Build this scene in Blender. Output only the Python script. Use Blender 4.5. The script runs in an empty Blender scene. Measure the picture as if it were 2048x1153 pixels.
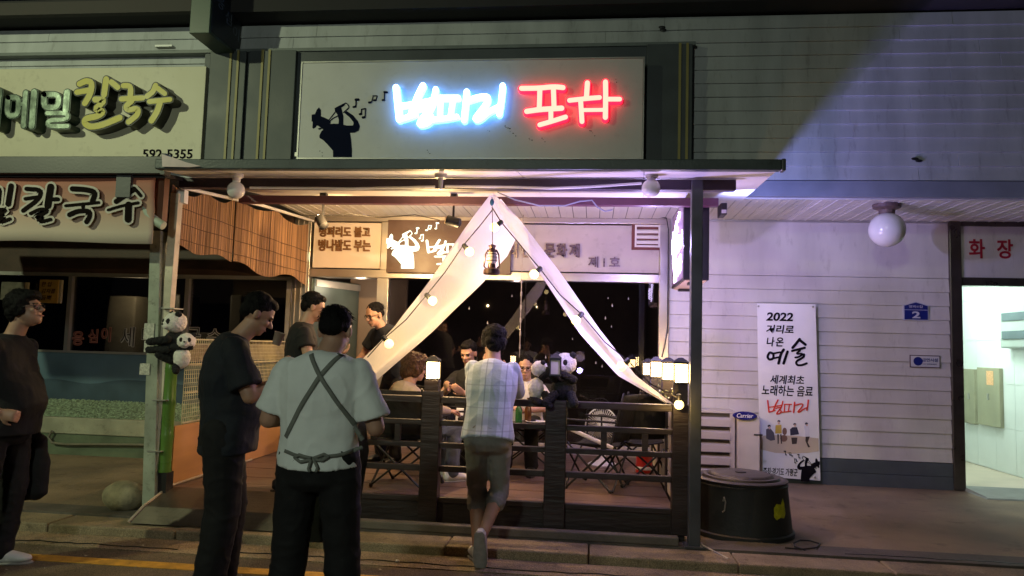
import bpy, bmesh, math, random
from mathutils import Vector, Matrix, noise
from mathutils.geometry import tessellate_polygon
random.seed(7)
SC = bpy.context.scene
COL = SC.collection
# ---------------------------------------------------------------- camera
EYE = Vector((0, 0, 1.52)); FPX = 1485.0
_ya, _pi, _ro = [math.radians(a) for a in (6.31, 4.57, 1.623)]
_F = Vector((-math.sin(_ya)*math.cos(_pi), math.cos(_ya)*math.cos(_pi), math.sin(_pi)))
_ri = Vector((math.cos(_ya), math.sin(_ya), 0)); _up = _ri.cross(_F)
_R = _ri*math.cos(_ro)+_up*math.sin(_ro); _U = -_ri*math.sin(_ro)+_up*math.cos(_ro)
cd = bpy.data.cameras.new('camera'); cam = bpy.data.objects.new('camera', cd); COL.objects.link(cam)
cd.sensor_width = 36; cd.lens = FPX/2048*36; cd.clip_start = .05; cd.clip_end = 300
cam.matrix_world = Matrix(((_R.x, _U.x, -_F.x, EYE.x), (_R.y, _U.y, -_F.y, EYE.y), (_R.z, _U.z, -_F.z, EYE.z), (0, 0, 0, 1)))
SC.camera = cam
def P(px, py, Y=None, Z=None, X=None):
    "the point of the place seen at a pixel of the photograph, on a plane of known depth, height or side"
    v = _R*(px-1024)+_U*(576.5-py)+_F*FPX
    t = Y/v.y if Y is not None else ((Z-EYE.z)/v.z if Z is not None else X/v.x)
    return EYE+v*t
# ---------------------------------------------------------------- world and light
w = bpy.data.worlds.new('World'); SC.world = w; w.use_nodes = True
bg = w.node_tree.nodes['Background']; bg.inputs[0].default_value = (.30, .32, .50, 1); bg.inputs[1].default_value = .008
def lamp(name, kind, loc, power, color, size=.1, target=None, spot=60, blend=.4):
    l = bpy.data.lights.new(name, kind); l.energy = power; l.color = color
    o = bpy.data.objects.new(name, l); COL.objects.link(o); o.location = loc
    if kind != 'SUN': l.shadow_soft_size = size
    if kind == 'SPOT': l.spot_size = math.radians(spot); l.spot_blend = blend
    if target is not None: o.rotation_euler = (Vector(target)-Vector(loc)).to_track_quat('-Z', 'Y').to_euler()
    return o
lamp('street_lamp_light', 'SPOT', (-9.0, -1.0, 6.2), 1650, (.90, 1.0, .60), .10, (-5.8, 7.0, 2.6), 76, 1)
lamp('added_colour_light', 'SPOT', (-.19, 5.97, 1.20), 250, (.50, .38, 1.0), .04, (.6, 6.6, 3.0), 150, 1)  # added violet source for soffit and cloth, unseen behind the panda
lamp('added_violet_light', 'SPOT', (1.14, 6.42, 2.67), 100, (.30, .33, 1.0), .022, (2.5, 7.36, 4.0), 120, 1)  # added to throw the blue wedge onto the upper wall
lamp('added_violet_light', 'SPOT', (1.16, 6.40, 2.62), 125, (.55, .50, 1.0), .0, (2.2, 8.66, 1.5), 110, 1)  # added violet wash for the lower wall and tall banner

lamp('back_fill_light', 'POINT', (-2.2, -4.5, 4.2), 560, (.88, 1, .84), .3)  # added fill for the backs of the men, not a street light
SC.view_settings.view_transform = 'Standard'; SC.view_settings.look = 'None'
SC.view_settings.exposure = 0; SC.view_settings.gamma = 1
SC.render.engine = 'CYCLES'
SC.cycles.use_denoising = True; SC.cycles.max_bounces = 6; SC.cycles.sample_clamp_indirect = 4
# ---------------------------------------------------------------- materials
MC = {}
def mat(name, col, rough=.6, var=.18, scale=6, bump=.15, bscale=60, metal=0, emit=None, es=0, dirt=0, grain=0, stretch=(1, 1, 1), spec=.5, sss=0):
    if name in MC: return MC[name]
    m = bpy.data.materials.new(name); m.use_nodes = True; nt = m.node_tree; N = nt.nodes; L = nt.links
    b = N['Principled BSDF']; b.inputs['Roughness'].default_value = rough; b.inputs['Metallic'].default_value = metal
    b.inputs['Specular IOR Level'].default_value = spec
    tc = N.new('ShaderNodeTexCoord'); mp = N.new('ShaderNodeMapping'); mp.inputs['Scale'].default_value = stretch
    geo = N.new('ShaderNodeNewGeometry'); L.new(geo.outputs['Position'], mp.inputs[0])
    n1 = N.new('ShaderNodeTexNoise'); n1.inputs['Scale'].default_value = scale; n1.inputs['Detail'].default_value = 6
    L.new(mp.outputs[0], n1.inputs['Vector'])
    r = N.new('ShaderNodeMapRange'); r.inputs[1].default_value = .3; r.inputs[2].default_value = .7
    r.inputs[3].default_value = 1-var; r.inputs[4].default_value = 1+var; L.new(n1.outputs[0], r.inputs[0])
    mx = N.new('ShaderNodeVectorMath'); mx.operation = 'SCALE'; mx.inputs[0].default_value = col[:3]; L.new(r.outputs[0], mx.inputs['Scale'])
    out = mx.outputs[0]
    if dirt:
        n3 = N.new('ShaderNodeTexNoise'); n3.inputs['Scale'].default_value = scale*3.3; n3.inputs['Detail'].default_value = 8; n3.inputs['Roughness'].default_value = .7
        L.new(mp.outputs[0], n3.inputs['Vector'])
        r3 = N.new('ShaderNodeMapRange'); r3.inputs[1].default_value = .56; r3.inputs[2].default_value = .68; r3.inputs[4].default_value = dirt; L.new(n3.outputs[0], r3.inputs[0])
        mm = N.new('ShaderNodeMix'); mm.data_type = 'RGBA'; L.new(r3.outputs[0], mm.inputs[0]); L.new(out, mm.inputs[6])
        mm.inputs[7].default_value = (col[0]*.25+.01, col[1]*.22+.01, col[2]*.2+.008, 1); out = mm.outputs[2]
    if grain:
        ng = N.new('ShaderNodeTexNoise'); ng.inputs['Scale'].default_value = 190; ng.inputs['Detail'].default_value = 3; L.new(geo.outputs['Position'], ng.inputs['Vector'])
        rg = N.new('ShaderNodeMapRange'); rg.inputs[1].default_value = .35; rg.inputs[2].default_value = .65; rg.inputs[3].default_value = 1-grain; rg.inputs[4].default_value = 1+grain; L.new(ng.outputs[0], rg.inputs[0])
        sg = N.new('ShaderNodeVectorMath'); sg.operation = 'SCALE'; L.new(out, sg.inputs[0]); L.new(rg.outputs[0], sg.inputs['Scale']); out = sg.outputs[0]
    L.new(out, b.inputs['Base Color'])
    rr = N.new('ShaderNodeMapRange'); rr.inputs[3].default_value = max(0, rough-.12); rr.inputs[4].default_value = min(1, rough+.12); L.new(n1.outputs[0], rr.inputs[0]); L.new(rr.outputs[0], b.inputs['Roughness'])
    if bump:
        n2 = N.new('ShaderNodeTexNoise'); n2.inputs['Scale'].default_value = bscale; n2.inputs['Detail'].default_value = 4
        L.new(mp.outputs[0], n2.inputs['Vector'])
        bp = N.new('ShaderNodeBump'); bp.inputs['Strength'].default_value = bump; bp.inputs['Distance'].default_value = .01
        L.new(n2.outputs[0], bp.inputs['Height']); L.new(bp.outputs[0], b.inputs['Normal'])
    if emit: b.inputs['Emission Color'].default_value = (*emit, 1); b.inputs['Emission Strength'].default_value = es
    if sss: b.inputs['Subsurface Weight'].default_value = sss; b.inputs['Subsurface Radius'].default_value = (.02, .008, .004); b.inputs['Subsurface Scale'].default_value = .5
    MC[name] = m; return m
def nodes_of(m): return m.node_tree.nodes, m.node_tree.links, m.node_tree.nodes['Principled BSDF']
siding = mat('white_siding', (.40, .42, .43), .5, .14, 2.2, .12, 30, dirt=.3, stretch=(2.2, 1, .45))
siding_low = mat('lower_siding', (.52, .50, .48), .5, .11, 2, .08, 30, dirt=.25, stretch=(2, 1, .5))
base_grey = mat('dark_base_boards', (.07, .085, .095), .55, .2, 4)
soffitm = mat('soffit_metal', (.62, .60, .56), .4, .08, 3, .05)
canopy_white = mat('canopy_white', (.62, .60, .57), .45, .08, 3, .05, dirt=.15)
darkpanel = mat('dark_panel', (.045, .055, .065), .5, .2, 3)
boardm = mat('sign_board', (.54, .53, .52), .5, .06, 3, .05, dirt=.12)
steel = mat('brushed_steel', (.55, .51, .46), .32, .08, 3, .1, 80, metal=.9)
alu = mat('dull_aluminium', (.42, .41, .38), .4, .12, 5, .08, metal=.6)
beamm = mat('dark_beam', (.045, .03, .05), .5, .2, 5)
postm = mat('dark_post', (.05, .055, .06), .45, .2, 6, .08)
woodm = mat('dark_wood', (.020, .012, .010), .45, .4, 6, .4, 40, stretch=(.2, 1, 1))
deckm = mat('deck_floor', (.15, .095, .07), .5, .3, 5, .2, 50)
greenish = mat('weathered_green_paint', (.30, .33, .26), .6, .25, 6, .2, dirt=.6)
goldm = mat('gold_strip', (.26, .22, .07), .5, .1, 5, 0)
blackp = mat('black_plastic', (.012, .012, .013), .45, .2, 8, .1)
whitep = mat('white_plastic', (.72, .72, .70), .35, .05, 5, 0)
roofm = mat('roof_dark', (.02, .018, .02), .8, .3, 4)
wirem = mat('black_wire', (.01, .01, .01), .5, .1, 5, 0)
rubber = mat('black_rubber', (.022, .022, .022), .6, .3, 6, .25, 30)
paperm = mat('banner_cloth', (.74, .74, .74), .6, .04, 4, .05, 8)
blackink = mat('black_print', (.008, .007, .010), .9, .1, 5, 0, spec=.05)
redink = mat('red_print', (.62, .04, .02), .6, .1, 5, 0)
skinm = mat('skin', (.42, .24, .16), .5, .08, 20, .06, 150, sss=.12)
hairm = mat('black_hair', (.0035, .003, .003), .65, .5, 60, .8, 220, stretch=(1, 1, .25), spec=.15)
hairb = mat('brown_hair', (.07, .035, .018), .55, .5, 60, .8, 200, stretch=(1, 1, .35), spec=.2)
blackc = mat('black_cloth', (.0055, .005, .006), .85, .3, 9, .4, 25)
navyc = mat('navy_cloth', (.006, .009, .015), .85, .3, 9, .4, 25)
charc = mat('black_trouser_cloth', (.0035, .0035, .004), .85, .3, 9, .4, 20)
whitec = mat('white_tshirt_cloth', (.76, .80, .76), .85, .05, 9, .4, 18)
greyc = mat('grey_shorts_cloth', (.21, .205, .19), .85, .15, 12, .5, 30)
beigec = mat('beige_cloth', (.36, .28, .20), .85, .1, 9, .4, 22)
greyap = mat('apron_strap_cloth', (.17, .18, .155), .85, .15, 9, .3, 60)
shoew = mat('white_shoe', (.62, .62, .60), .5, .1, 9, .1)
shoeb = mat('black_shoe', (.015, .015, .015), .4, .1, 9, .1)
solem = mat('grey_sole', (.25, .24, .23), .7, .2, 20, .4, 60)
bulbm = mat('warm_bulb', (1, .9, .6), .4, 0, 5, 0, emit=(1, .74, .24), es=3)
milk = mat('milk_glass', (.66, .64, .62), .18, .05, 5, 0)
lantm = mat('lantern_light', (1, .9, .7), .5, 0, 5, 0, emit=(1, .66, .28), es=34)
neonw = mat('neon_white', (1, 1, 1), .5, 0, 5, 0, emit=(.50, .78, 1.0), es=9)
neonr = mat('neon_red', (1, .5, .4), .5, 0, 5, 0, emit=(1, .30, .22), es=2.6)
neonrs = mat('neon_red_side', (.6, .02, .04), .5, 0, 5, 0, emit=(1, .01, .04), es=3)
neonlogo = mat('logo_light', (.1, .1, .1), .5, 0, 5, 0, emit=(.96, 1, .78), es=2.2)
neonv = mat('violet_letter_light', (1, 1, 1), .5, 0, 5, 0, emit=(.72, .58, 1), es=9)
pebw = mat('pebbles_white', (.24, .33, .22), .7, .45, 30, .3)
fur_w = mat('white_plush', (.80, .77, .70), .95, .12, 30, .9, 160)
fur_b = mat('black_plush', (.010, .010, .011), .95, .3, 30, .9, 160)
# ---- materials with their own patterns
asphalt = mat('asphalt', (.13, .10, .062), .85, .35, 2.2, 1, 110, dirt=.55, grain=.6)
concrete = mat('pavement_concrete', (.22, .165, .105), .8, .35, 1.3, .7, 70, dirt=.6, grain=.4)
kerbm = mat('kerb_stone', (.25, .195, .12), .8, .35, 4, .7, 60, dirt=.6, grain=.4)
yellowp = mat('yellow_road_paint', (.50, .27, .03), .7, .35, 9, .5, 90, dirt=.6)
def reed_material():
    m = mat('reed_blind', (.30, .17, .085), .85, .85, 62, .5, 200, stretch=(1, 1, .012)); return m
reed = reed_material(); nodes_of(reed)[2].inputs['Roughness'].default_value = .8
def glass_dark():
    m = bpy.data.materials.new('window_glass'); m.use_nodes = True; N = m.node_tree.nodes; L = m.node_tree.links
    N.clear(); o = N.new('ShaderNodeOutputMaterial'); mx = N.new('ShaderNodeMixShader'); t = N.new('ShaderNodeBsdfTransparent'); g = N.new('ShaderNodeBsdfGlossy')
    t.inputs[0].default_value = (.60, .60, .64, 1); g.inputs['Roughness'].default_value = .012
    fr = N.new('ShaderNodeFresnel'); fr.inputs[0].default_value = 1.75
    L.new(fr.outputs[0], mx.inputs[0]); L.new(t.outputs[0], mx.inputs[1]); L.new(g.outputs[0], mx.inputs[2]); L.new(mx.outputs[0], o.inputs[0]); return m
glassm = glass_dark()
def sheer(name, col, trans):
    m = bpy.data.materials.new(name); m.use_nodes = True; N = m.node_tree.nodes; L = m.node_tree.links
    N.clear(); o = N.new('ShaderNodeOutputMaterial'); mx = N.new('ShaderNodeMixShader'); d = N.new('ShaderNodeBsdfDiffuse'); t = N.new('ShaderNodeBsdfTranslucent')
    g = N.new('ShaderNodeNewGeometry'); mp = N.new('ShaderNodeMapping'); mp.inputs['Scale'].default_value = (9, 9, 1.2)
    n = N.new('ShaderNodeTexNoise'); n.inputs['Scale'].default_value = 6; n.inputs['Detail'].default_value = 3
    bp = N.new('ShaderNodeBump'); bp.inputs['Strength'].default_value = .35; bp.inputs['Distance'].default_value = .02
    L.new(g.outputs['Position'], mp.inputs[0]); L.new(mp.outputs[0], n.inputs['Vector']); L.new(n.outputs[0], bp.inputs['Height']); L.new(bp.outputs[0], d.inputs['Normal'])
    d.inputs[0].default_value = (*col, 1); t.inputs[0].default_value = (*col, 1); mx.inputs[0].default_value = trans
    L.new(d.outputs[0], mx.inputs[1]); L.new(t.outputs[0], mx.inputs[2]); L.new(mx.outputs[0], o.inputs[0]); return m
clothm = sheer('tent_cloth', (.82, .79, .76), .45)
def plaid_material():
    m = mat('plaid_cloth', (.5, .5, .5), .85, .05, 9, .3, 25); N, L, b = nodes_of(m)
    tc = N.new('ShaderNodeTexCoord'); sp = N.new('ShaderNodeSeparateXYZ'); L.new(tc.outputs['Object'], sp.inputs[0])
    def band(sock, freq, lo, hi):
        a = N.new('ShaderNodeMath'); a.operation = 'MULTIPLY'; a.inputs[1].default_value = freq; L.new(sock, a.inputs[0])
        f = N.new('ShaderNodeMath'); f.operation = 'FRACT'; L.new(a.outputs[0], f.inputs[0])
        r = N.new('ShaderNodeMapRange'); r.interpolation_type = 'SMOOTHSTEP'; r.inputs[1].default_value = lo; r.inputs[2].default_value = hi; L.new(f.outputs[0], r.inputs[0]); return r.outputs[0]
    def pulse(sock, freq, c, wd):
        a = N.new('ShaderNodeMath'); a.operation = 'MULTIPLY'; a.inputs[1].default_value = freq; L.new(sock, a.inputs[0])
        f = N.new('ShaderNodeMath'); f.operation = 'FRACT'; L.new(a.outputs[0], f.inputs[0])
        s = N.new('ShaderNodeMath'); s.operation = 'COMPARE'; s.inputs[1].default_value = c; s.inputs[2].default_value = wd; L.new(f.outputs[0], s.inputs[0]); return s.outputs[0]
    cur = (.60, .66, .78, 1)
    prev = None
    for sock, fr, c, wd, colr, amt in ((sp.outputs[0], 7, .3, .22, (.32, .39, .42, 1), .60), (sp.outputs[2], 6.5, .3, .22, (.36, .42, .45, 1), .30), (sp.outputs[0], 7, .8, .03, (.22, .25, .36, 1), .6), (sp.outputs[2], 6.5, .8, .03, (.22, .25, .36, 1), .4)):
        p = pulse(sock, fr, c, wd); k = N.new('ShaderNodeMath'); k.operation = 'MULTIPLY'; k.inputs[1].default_value = amt; L.new(p, k.inputs[0])
        x = N.new('ShaderNodeMix'); x.data_type = 'RGBA'; L.new(k.outputs[0], x.inputs[0]); x.inputs[7].default_value = colr
        if prev is None: x.inputs[6].default_value = cur
        else: L.new(prev, x.inputs[6])
        prev = x.outputs[2]
    L.new(prev, b.inputs['Base Color']); return m
plaidm = plaid_material()
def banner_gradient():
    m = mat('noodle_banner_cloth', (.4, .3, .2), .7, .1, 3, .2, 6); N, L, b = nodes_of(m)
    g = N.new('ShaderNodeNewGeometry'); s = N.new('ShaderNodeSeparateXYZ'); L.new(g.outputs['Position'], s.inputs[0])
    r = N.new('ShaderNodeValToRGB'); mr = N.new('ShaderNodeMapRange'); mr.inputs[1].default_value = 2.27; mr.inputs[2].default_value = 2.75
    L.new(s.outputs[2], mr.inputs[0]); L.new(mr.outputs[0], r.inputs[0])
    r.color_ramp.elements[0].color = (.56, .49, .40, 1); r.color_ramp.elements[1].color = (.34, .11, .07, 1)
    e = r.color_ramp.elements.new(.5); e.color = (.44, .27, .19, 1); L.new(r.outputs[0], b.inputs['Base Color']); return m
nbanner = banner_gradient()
def tread_material():
    m = mat('tread_plate', (.13, .11, .085), .4, .2, 6, 0, metal=.7); N, L, b = nodes_of(m)
    g = N.new('ShaderNodeNewGeometry'); mp = N.new('ShaderNodeMapping'); mp.inputs['Rotation'].default_value = (0, 0, .785); mp.inputs['Scale'].default_value = (38, 38, 38)
    c = N.new('ShaderNodeTexChecker'); c.inputs['Scale'].default_value = 1; bp = N.new('ShaderNodeBump'); bp.inputs['Distance'].default_value = .01; bp.inputs['Strength'].default_value = .8
    L.new(g.outputs['Position'], mp.inputs[0]); L.new(mp.outputs[0], c.inputs[0]); L.new(c.outputs['Fac'], bp.inputs['Height']); L.new(bp.outputs[0], b.inputs['Normal']); return m
treadm = tread_material()
# ---------------------------------------------------------------- mesh builder
WM = {}
class MB:
    def __init__(s): s.v = []; s.f = []; s.m = []; s.mi = 0
    def add(s, vs, fs):
        o = len(s.v); s.v += [Vector(x) for x in vs]; s.f += [tuple(i+o for i in f) for f in fs]; s.m += [s.mi]*len(fs); return s
    def box(s, x0, x1, y0, y1, z0, z1):
        x0, x1 = sorted((x0, x1)); y0, y1 = sorted((y0, y1)); z0, z1 = sorted((z0, z1))
        return s.add([(x0, y0, z0), (x1, y0, z0), (x1, y1, z0), (x0, y1, z0), (x0, y0, z1), (x1, y0, z1), (x1, y1, z1), (x0, y1, z1)],
                     [(0, 3, 2, 1), (4, 5, 6, 7), (0, 1, 5, 4), (1, 2, 6, 5), (2, 3, 7, 6), (3, 0, 4, 7)])
    def hexa(s, p):  # bottom 4 ccw, top 4
        return s.add(p, [(0, 3, 2, 1), (4, 5, 6, 7), (0, 1, 5, 4), (1, 2, 6, 5), (2, 3, 7, 6), (3, 0, 4, 7)])
    def bar(s, a, b, w, h, up=(0, 0, 1)):
        a = Vector(a); b = Vector(b); d = (b-a).normalized(); u = Vector(up)
        if abs(d.dot(u)) > .98: u = Vector((1, 0, 0))
        r = d.cross(u).normalized(); u = r.cross(d)
        q = lambda c: [c-r*w/2-u*h/2, c+r*w/2-u*h/2, c+r*w/2+u*h/2, c-r*w/2+u*h/2]
        return s.add(q(a)+q(b), [(0, 1, 2, 3), (7, 6, 5, 4), (0, 4, 5, 1), (1, 5, 6, 2), (2, 6, 7, 3), (3, 7, 4, 0)])
    def rings(s, rs, closed=True):
        n = len(rs[0]); vs = [p for r in rs for p in r]; fs = []
        for k in range(len(rs)-1):
            for i in range(n): fs.append((k*n+i, k*n+(i+1) % n, (k+1)*n+(i+1) % n, (k+1)*n+i))
        if closed: fs.append(tuple(range(n))[::-1]); fs.append(tuple((len(rs)-1)*n+i for i in range(n)))
        return s.add(vs, fs)
    def tube(s, pts, r, n=8):
        pts = [Vector(p) for p in pts]; rs = []; u = None
        for i, p in enumerate(pts):
            d = (pts[min(i+1, len(pts)-1)]-pts[max(i-1, 0)]).normalized()
            if u is None: u = d.orthogonal().normalized()
            u = (u-d*u.dot(d)).normalized(); v = d.cross(u); rr = r[i] if isinstance(r, (list, tuple)) else r
            rs.append([p+(u*math.cos(t)+v*math.sin(t))*rr for t in [2*math.pi*k/n for k in range(n)]])
        return s.rings(rs)
    def lathe(s, c, prof, n=24, ax=(0, 0, 1), sx=1):
        c = Vector(c); a = Vector(ax).normalized(); u = a.orthogonal().normalized() if abs(a.z) < .99 else Vector((1, 0, 0)); v = a.cross(u)
        return s.rings([[c+a*z+(u*math.cos(t)*sx+v*math.sin(t))*max(r, .0005) for t in [2*math.pi*k/n for k in range(n)]] for r, z in prof])
    def ball(s, c, r, n=16, m=10, rot=None):
        if not isinstance(r, (tuple, list, Vector)): r = (r, r, r)
        c = Vector(c); rs = []
        for k in range(m+1):
            ph = math.pi*(k/m)-math.pi/2; ph = max(-1.55, min(1.55, ph)); rg = []
            for i in range(n):
                t = 2*math.pi*i/n; q = Vector((math.cos(t)*math.cos(ph)*r[0], math.sin(t)*math.cos(ph)*r[1], math.sin(ph)*r[2]))
                rg.append(c+(rot @ q if rot else q))
            rs.append(rg)
        return s.rings(rs)
    def cap(s, a, b, ra, rb, n=12, fl=1, ax=None):
        "tapered capsule; fl flattens along the axis ax"
        a = Vector(a); b = Vector(b); d = (b-a)
        if d.length < 1e-5: return s.ball(a, ra)
        d.normalize(); u = (Vector(ax)-d*Vector(ax).dot(d)).normalized() if ax is not None else d.orthogonal().normalized(); v = d.cross(u); rs = []
        for k in range(5):
            t = -math.pi/2+k*math.pi/8; t = max(t, -1.5); rs.append((a+d*math.sin(t)*ra, math.cos(t)*ra))
        for k in range(5):
            t = k*math.pi/8; t = min(t, 1.5); rs.append((b+d*math.sin(t)*rb, math.cos(t)*rb))
        return s.rings([[c+(u*math.cos(q)*fl+v*math.sin(q))*r for q in [2*math.pi*i/n for i in range(n)]] for c, r in rs])
    def loft(s, rs, n=20):
        "rs: (center, half-width vector, half-depth vector)"
        out = []
        for c, u, v in rs: out.append([Vector(c)+Vector(u)*math.cos(t)+Vector(v)*math.sin(t) for t in [2*math.pi*k/n for k in range(n)]])
        return s.rings(out)
    def prism(s, poly, f, d0, d1):
        "poly of 2-D points, f(x,y,depth) -> Vector; thickness between depth d0 (front) and d1"
        n = len(poly); vs = [f(x, y, d0) for x, y in poly]+[f(x, y, d1) for x, y in poly]
        tr = tessellate_polygon([[Vector((x, y, 0)) for x, y in poly]])
        fs = [tuple(t) for t in tr]+[tuple(i+n for i in t[::-1]) for t in tr]+[(i, (i+1) % n, (i+1) % n+n, i+n) for i in range(n)]
        return s.add(vs, fs)
    def stroke(s, pts, wd, f, d0, d1, rnd=True):
        "a brush stroke with round ends, width in the 2-D units, wd a number or a list"
        p = [Vector((x, y)) for x, y in pts]
        if len(p) > 2:  # smooth the corners a little
            for _ in range(2):
                q = [p[0]]
                for i in range(len(p)-1): q += [p[i].lerp(p[i+1], .22), p[i].lerp(p[i+1], .78)]
                q.append(p[-1]); p = q
        W = [(wd if not isinstance(wd, (list, tuple)) else wd[0]+(wd[1]-wd[0])*i/(len(p)-1))/2 for i in range(len(p))]
        L, Rr = [], []
        for i, a in enumerate(p):
            d = (p[min(i+1, len(p)-1)]-p[max(0, i-1)]); d = d.normalized() if d.length > 1e-9 else Vector((1, 0)); nn = Vector((-d.y, d.x)); L.append(a+nn*W[i]); Rr.append(a-nn*W[i])
        d0v = (p[1]-p[0]).normalized(); d1v = (p[-1]-p[-2]).normalized()
        def arc(c, d, w):
            nn = Vector((-d.y, d.x)); return [c+(nn*math.cos(t)+d*math.sin(t))*w for t in [math.pi*k/6 for k in range(1, 6)]]
        e1 = arc(p[-1], d1v, W[-1]) if rnd else []; e0 = arc(p[0], -d0v, W[0]) if rnd else []
        # strip caps as quads, ends as fans
        n = len(p); V2 = L+Rr+e1+e0; N2 = len(V2); vs = [f(q.x, q.y, d0) for q in V2]+[f(q.x, q.y, d1) for q in V2]; fs = []
        for i in range(n-1): fs += [(i, i+1, n+i+1, n+i), (N2+n+i, N2+n+i+1, N2+i+1, N2+i)]
        if e1: a = [n-1]+[2*n+k for k in range(5)]+[2*n-1]; fs += [tuple(a), tuple(N2+k for k in a[::-1])]
        if e0: a = [n]+[2*n+5+k for k in range(5)]+[0]; fs += [tuple(a), tuple(N2+k for k in a[::-1])]
        loop = list(range(n))+([2*n+k for k in range(5)] if e1 else [])+[2*n-1-i for i in range(n)]+([2*n+5+k for k in range(5)] if e0 else [])
        for i in range(len(loop)): a, b = loop[i], loop[(i+1) % len(loop)]; fs.append((a, a+N2, b+N2, b))
        return s.add(vs, fs)
    def mesh(s, name, mats, inv=None):
        me = bpy.data.meshes.new(name); me.from_pydata([inv @ v if inv else v for v in s.v], [], s.f)
        for m in (mats if isinstance(mats, (list, tuple)) else [mats]): me.materials.append(m)
        for p, i in zip(me.polygons, s.m): p.material_index = i
        me.validate(); return me
    def build(s, name, mats, parent=None, local=False, smooth=False, fix=True, bevel=0, ang=40):
        inv = None if local or parent is None else WM[parent].inverted()
        me = s.mesh(name, mats, inv)
        if fix:
            bm = bmesh.new(); bm.from_mesh(me); bmesh.ops.recalc_face_normals(bm, faces=bm.faces); bm.to_mesh(me); bm.free()
        if smooth: me.shade_smooth(); me.set_sharp_from_angle(angle=math.radians(ang))
        o = bpy.data.objects.new(name, me); COL.objects.link(o)
        if parent: o.parent = parent; WM[o] = WM[parent]
        else: WM[o] = Matrix()
        if bevel: bv = o.modifiers.new('bevel', 'BEVEL'); bv.width = bevel; bv.segments = 2; bv.limit_method = 'ANGLE'
        return o
def tag(o, label=None, cat=None, group=None, kind=None):
    if label: o['label'] = label
    if cat: o['category'] = cat
    if group: o['group'] = group
    if kind: o['kind'] = kind
    return o
def thing(name, label, cat, loc=(0, 0, 0), rz=0, group=None):
    o = bpy.data.objects.new(name, None); COL.objects.link(o); o.location = loc; o.rotation_euler = (0, 0, rz); o.empty_display_size = .1
    WM[o] = Matrix.Translation(loc) @ Matrix.Rotation(rz, 4, 'Z'); return tag(o, label, cat, group)
def copy_tree(o, parent=None):
    c = o.copy(); COL.objects.link(c); c.parent = parent; WM[c] = WM[o]
    for ch in [x for x in COL.objects if x.parent == o]: copy_tree(ch, c)
    return c
def wallmap(ox, oy, sc, Y, zs=1.0):
    "crop pixels of the photograph to points on a wall plane (depth measured towards the street)"
    def f(x, y, d): p = P(ox+x/sc, oy+y/sc, Y=Y); return Vector((p.x, Y-d, p.z))
    return f
def text_mb(mb, txt, u, v, width, height, frame, d0, d1, weight=.0, shear=0, spacing=1):
    "lettering as geometry in a box; frame(x,y,depth) in metres"
    cu = bpy.data.curves.new('text', 'FONT'); cu.body = txt; cu.size = 1; cu.offset = weight; cu.shear = shear; cu.resolution_u = 3; cu.space_character = spacing
    o = bpy.data.objects.new('text', cu); COL.objects.link(o); bpy.context.view_layer.update()
    dg = bpy.context.evaluated_depsgraph_get(); me = bpy.data.meshes.new_from_object(o.evaluated_get(dg))
    xs = [q.co.x for q in me.vertices]; ys = [q.co.y for q in me.vertices]
    x0, x1, y0, y1 = min(xs), max(xs), min(ys), max(ys); sx = width/(x1-x0); sy = height/(y1-y0)
    bm = bmesh.new(); bm.from_mesh(me); bmesh.ops.remove_doubles(bm, verts=bm.verts, dist=1e-5)
    vs = [(u+(q.co.x-x0)*sx, v+(q.co.y-y0)*sy) for q in bm.verts]; n = len(vs)
    bm.verts.index_update(); fs = [tuple(q.index for q in f.verts) for f in bm.faces]
    fs2 = [tuple(i+n for i in f[::-1]) for f in fs]; sd = [(e.verts[0].index, e.verts[1].index, e.verts[1].index+n, e.verts[0].index+n) for e in bm.edges if e.is_boundary]
    mb.add([frame(x, y, d0) for x, y in vs]+[frame(x, y, d1) for x, y in vs], fs+fs2+sd); bm.free()
    COL.objects.unlink(o); bpy.data.objects.remove(o); bpy.data.curves.remove(cu); bpy.data.meshes.remove(me); return mb
def front(X, Y, Z):
    "frame for flat things facing the street at wall plane Y"
    return lambda x, y, d: Vector((X+x, Y-d, Z+y))
# ================================================================ THE SETTING
UW = 7.36; W = 8.66; PY = 5.65; DK = .32; GZ = .12; RZ = .05
def struct(name, mb, m, **k): return tag(mb.build(name, m, **k), kind='structure')
struct('road', MB().box(-30, 30, -25, 5.24, -.2, RZ), asphalt)
struct('pavement', MB().box(-30, 30, 5.545, 20, -.2, GZ-.004), concrete)
struct('gutter_strip', MB().box(-30, 30, 4.93, 5.24, -.1, RZ+.006), mat('gutter_concrete', (.25, .19, .115), .85, .35, 3, 1, 50, dirt=.7, grain=.6))
kb = thing('kerb', 'weathered grey kerb of separate stones between the road and the pavement', 'kerb', (0, 5.4, 0)); tag(kb, kind='structure'); 
x = -9.0; proto = None
while x < 8:
    ln = 1.0
    mb = MB().box(x+.004, x+ln-.004, 5.24+random.uniform(0, .008), 5.54, -.05, GZ+random.uniform(-.004, .004))
    mb.build('kerb_stone', kerbm, kb, bevel=.012); x += ln
struct('yellow_line', MB().box(-12, 9, 4.60, 4.72, RZ, RZ+.004), yellowp)
struct('pavement_edge_slab', MB().box(-30, 30, 5.5405, 5.80, -.1, GZ+.012), mat('edge_slab', (.10, .085, .07), .8, .3, 4, .6, 60, dirt=.5))
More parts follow.
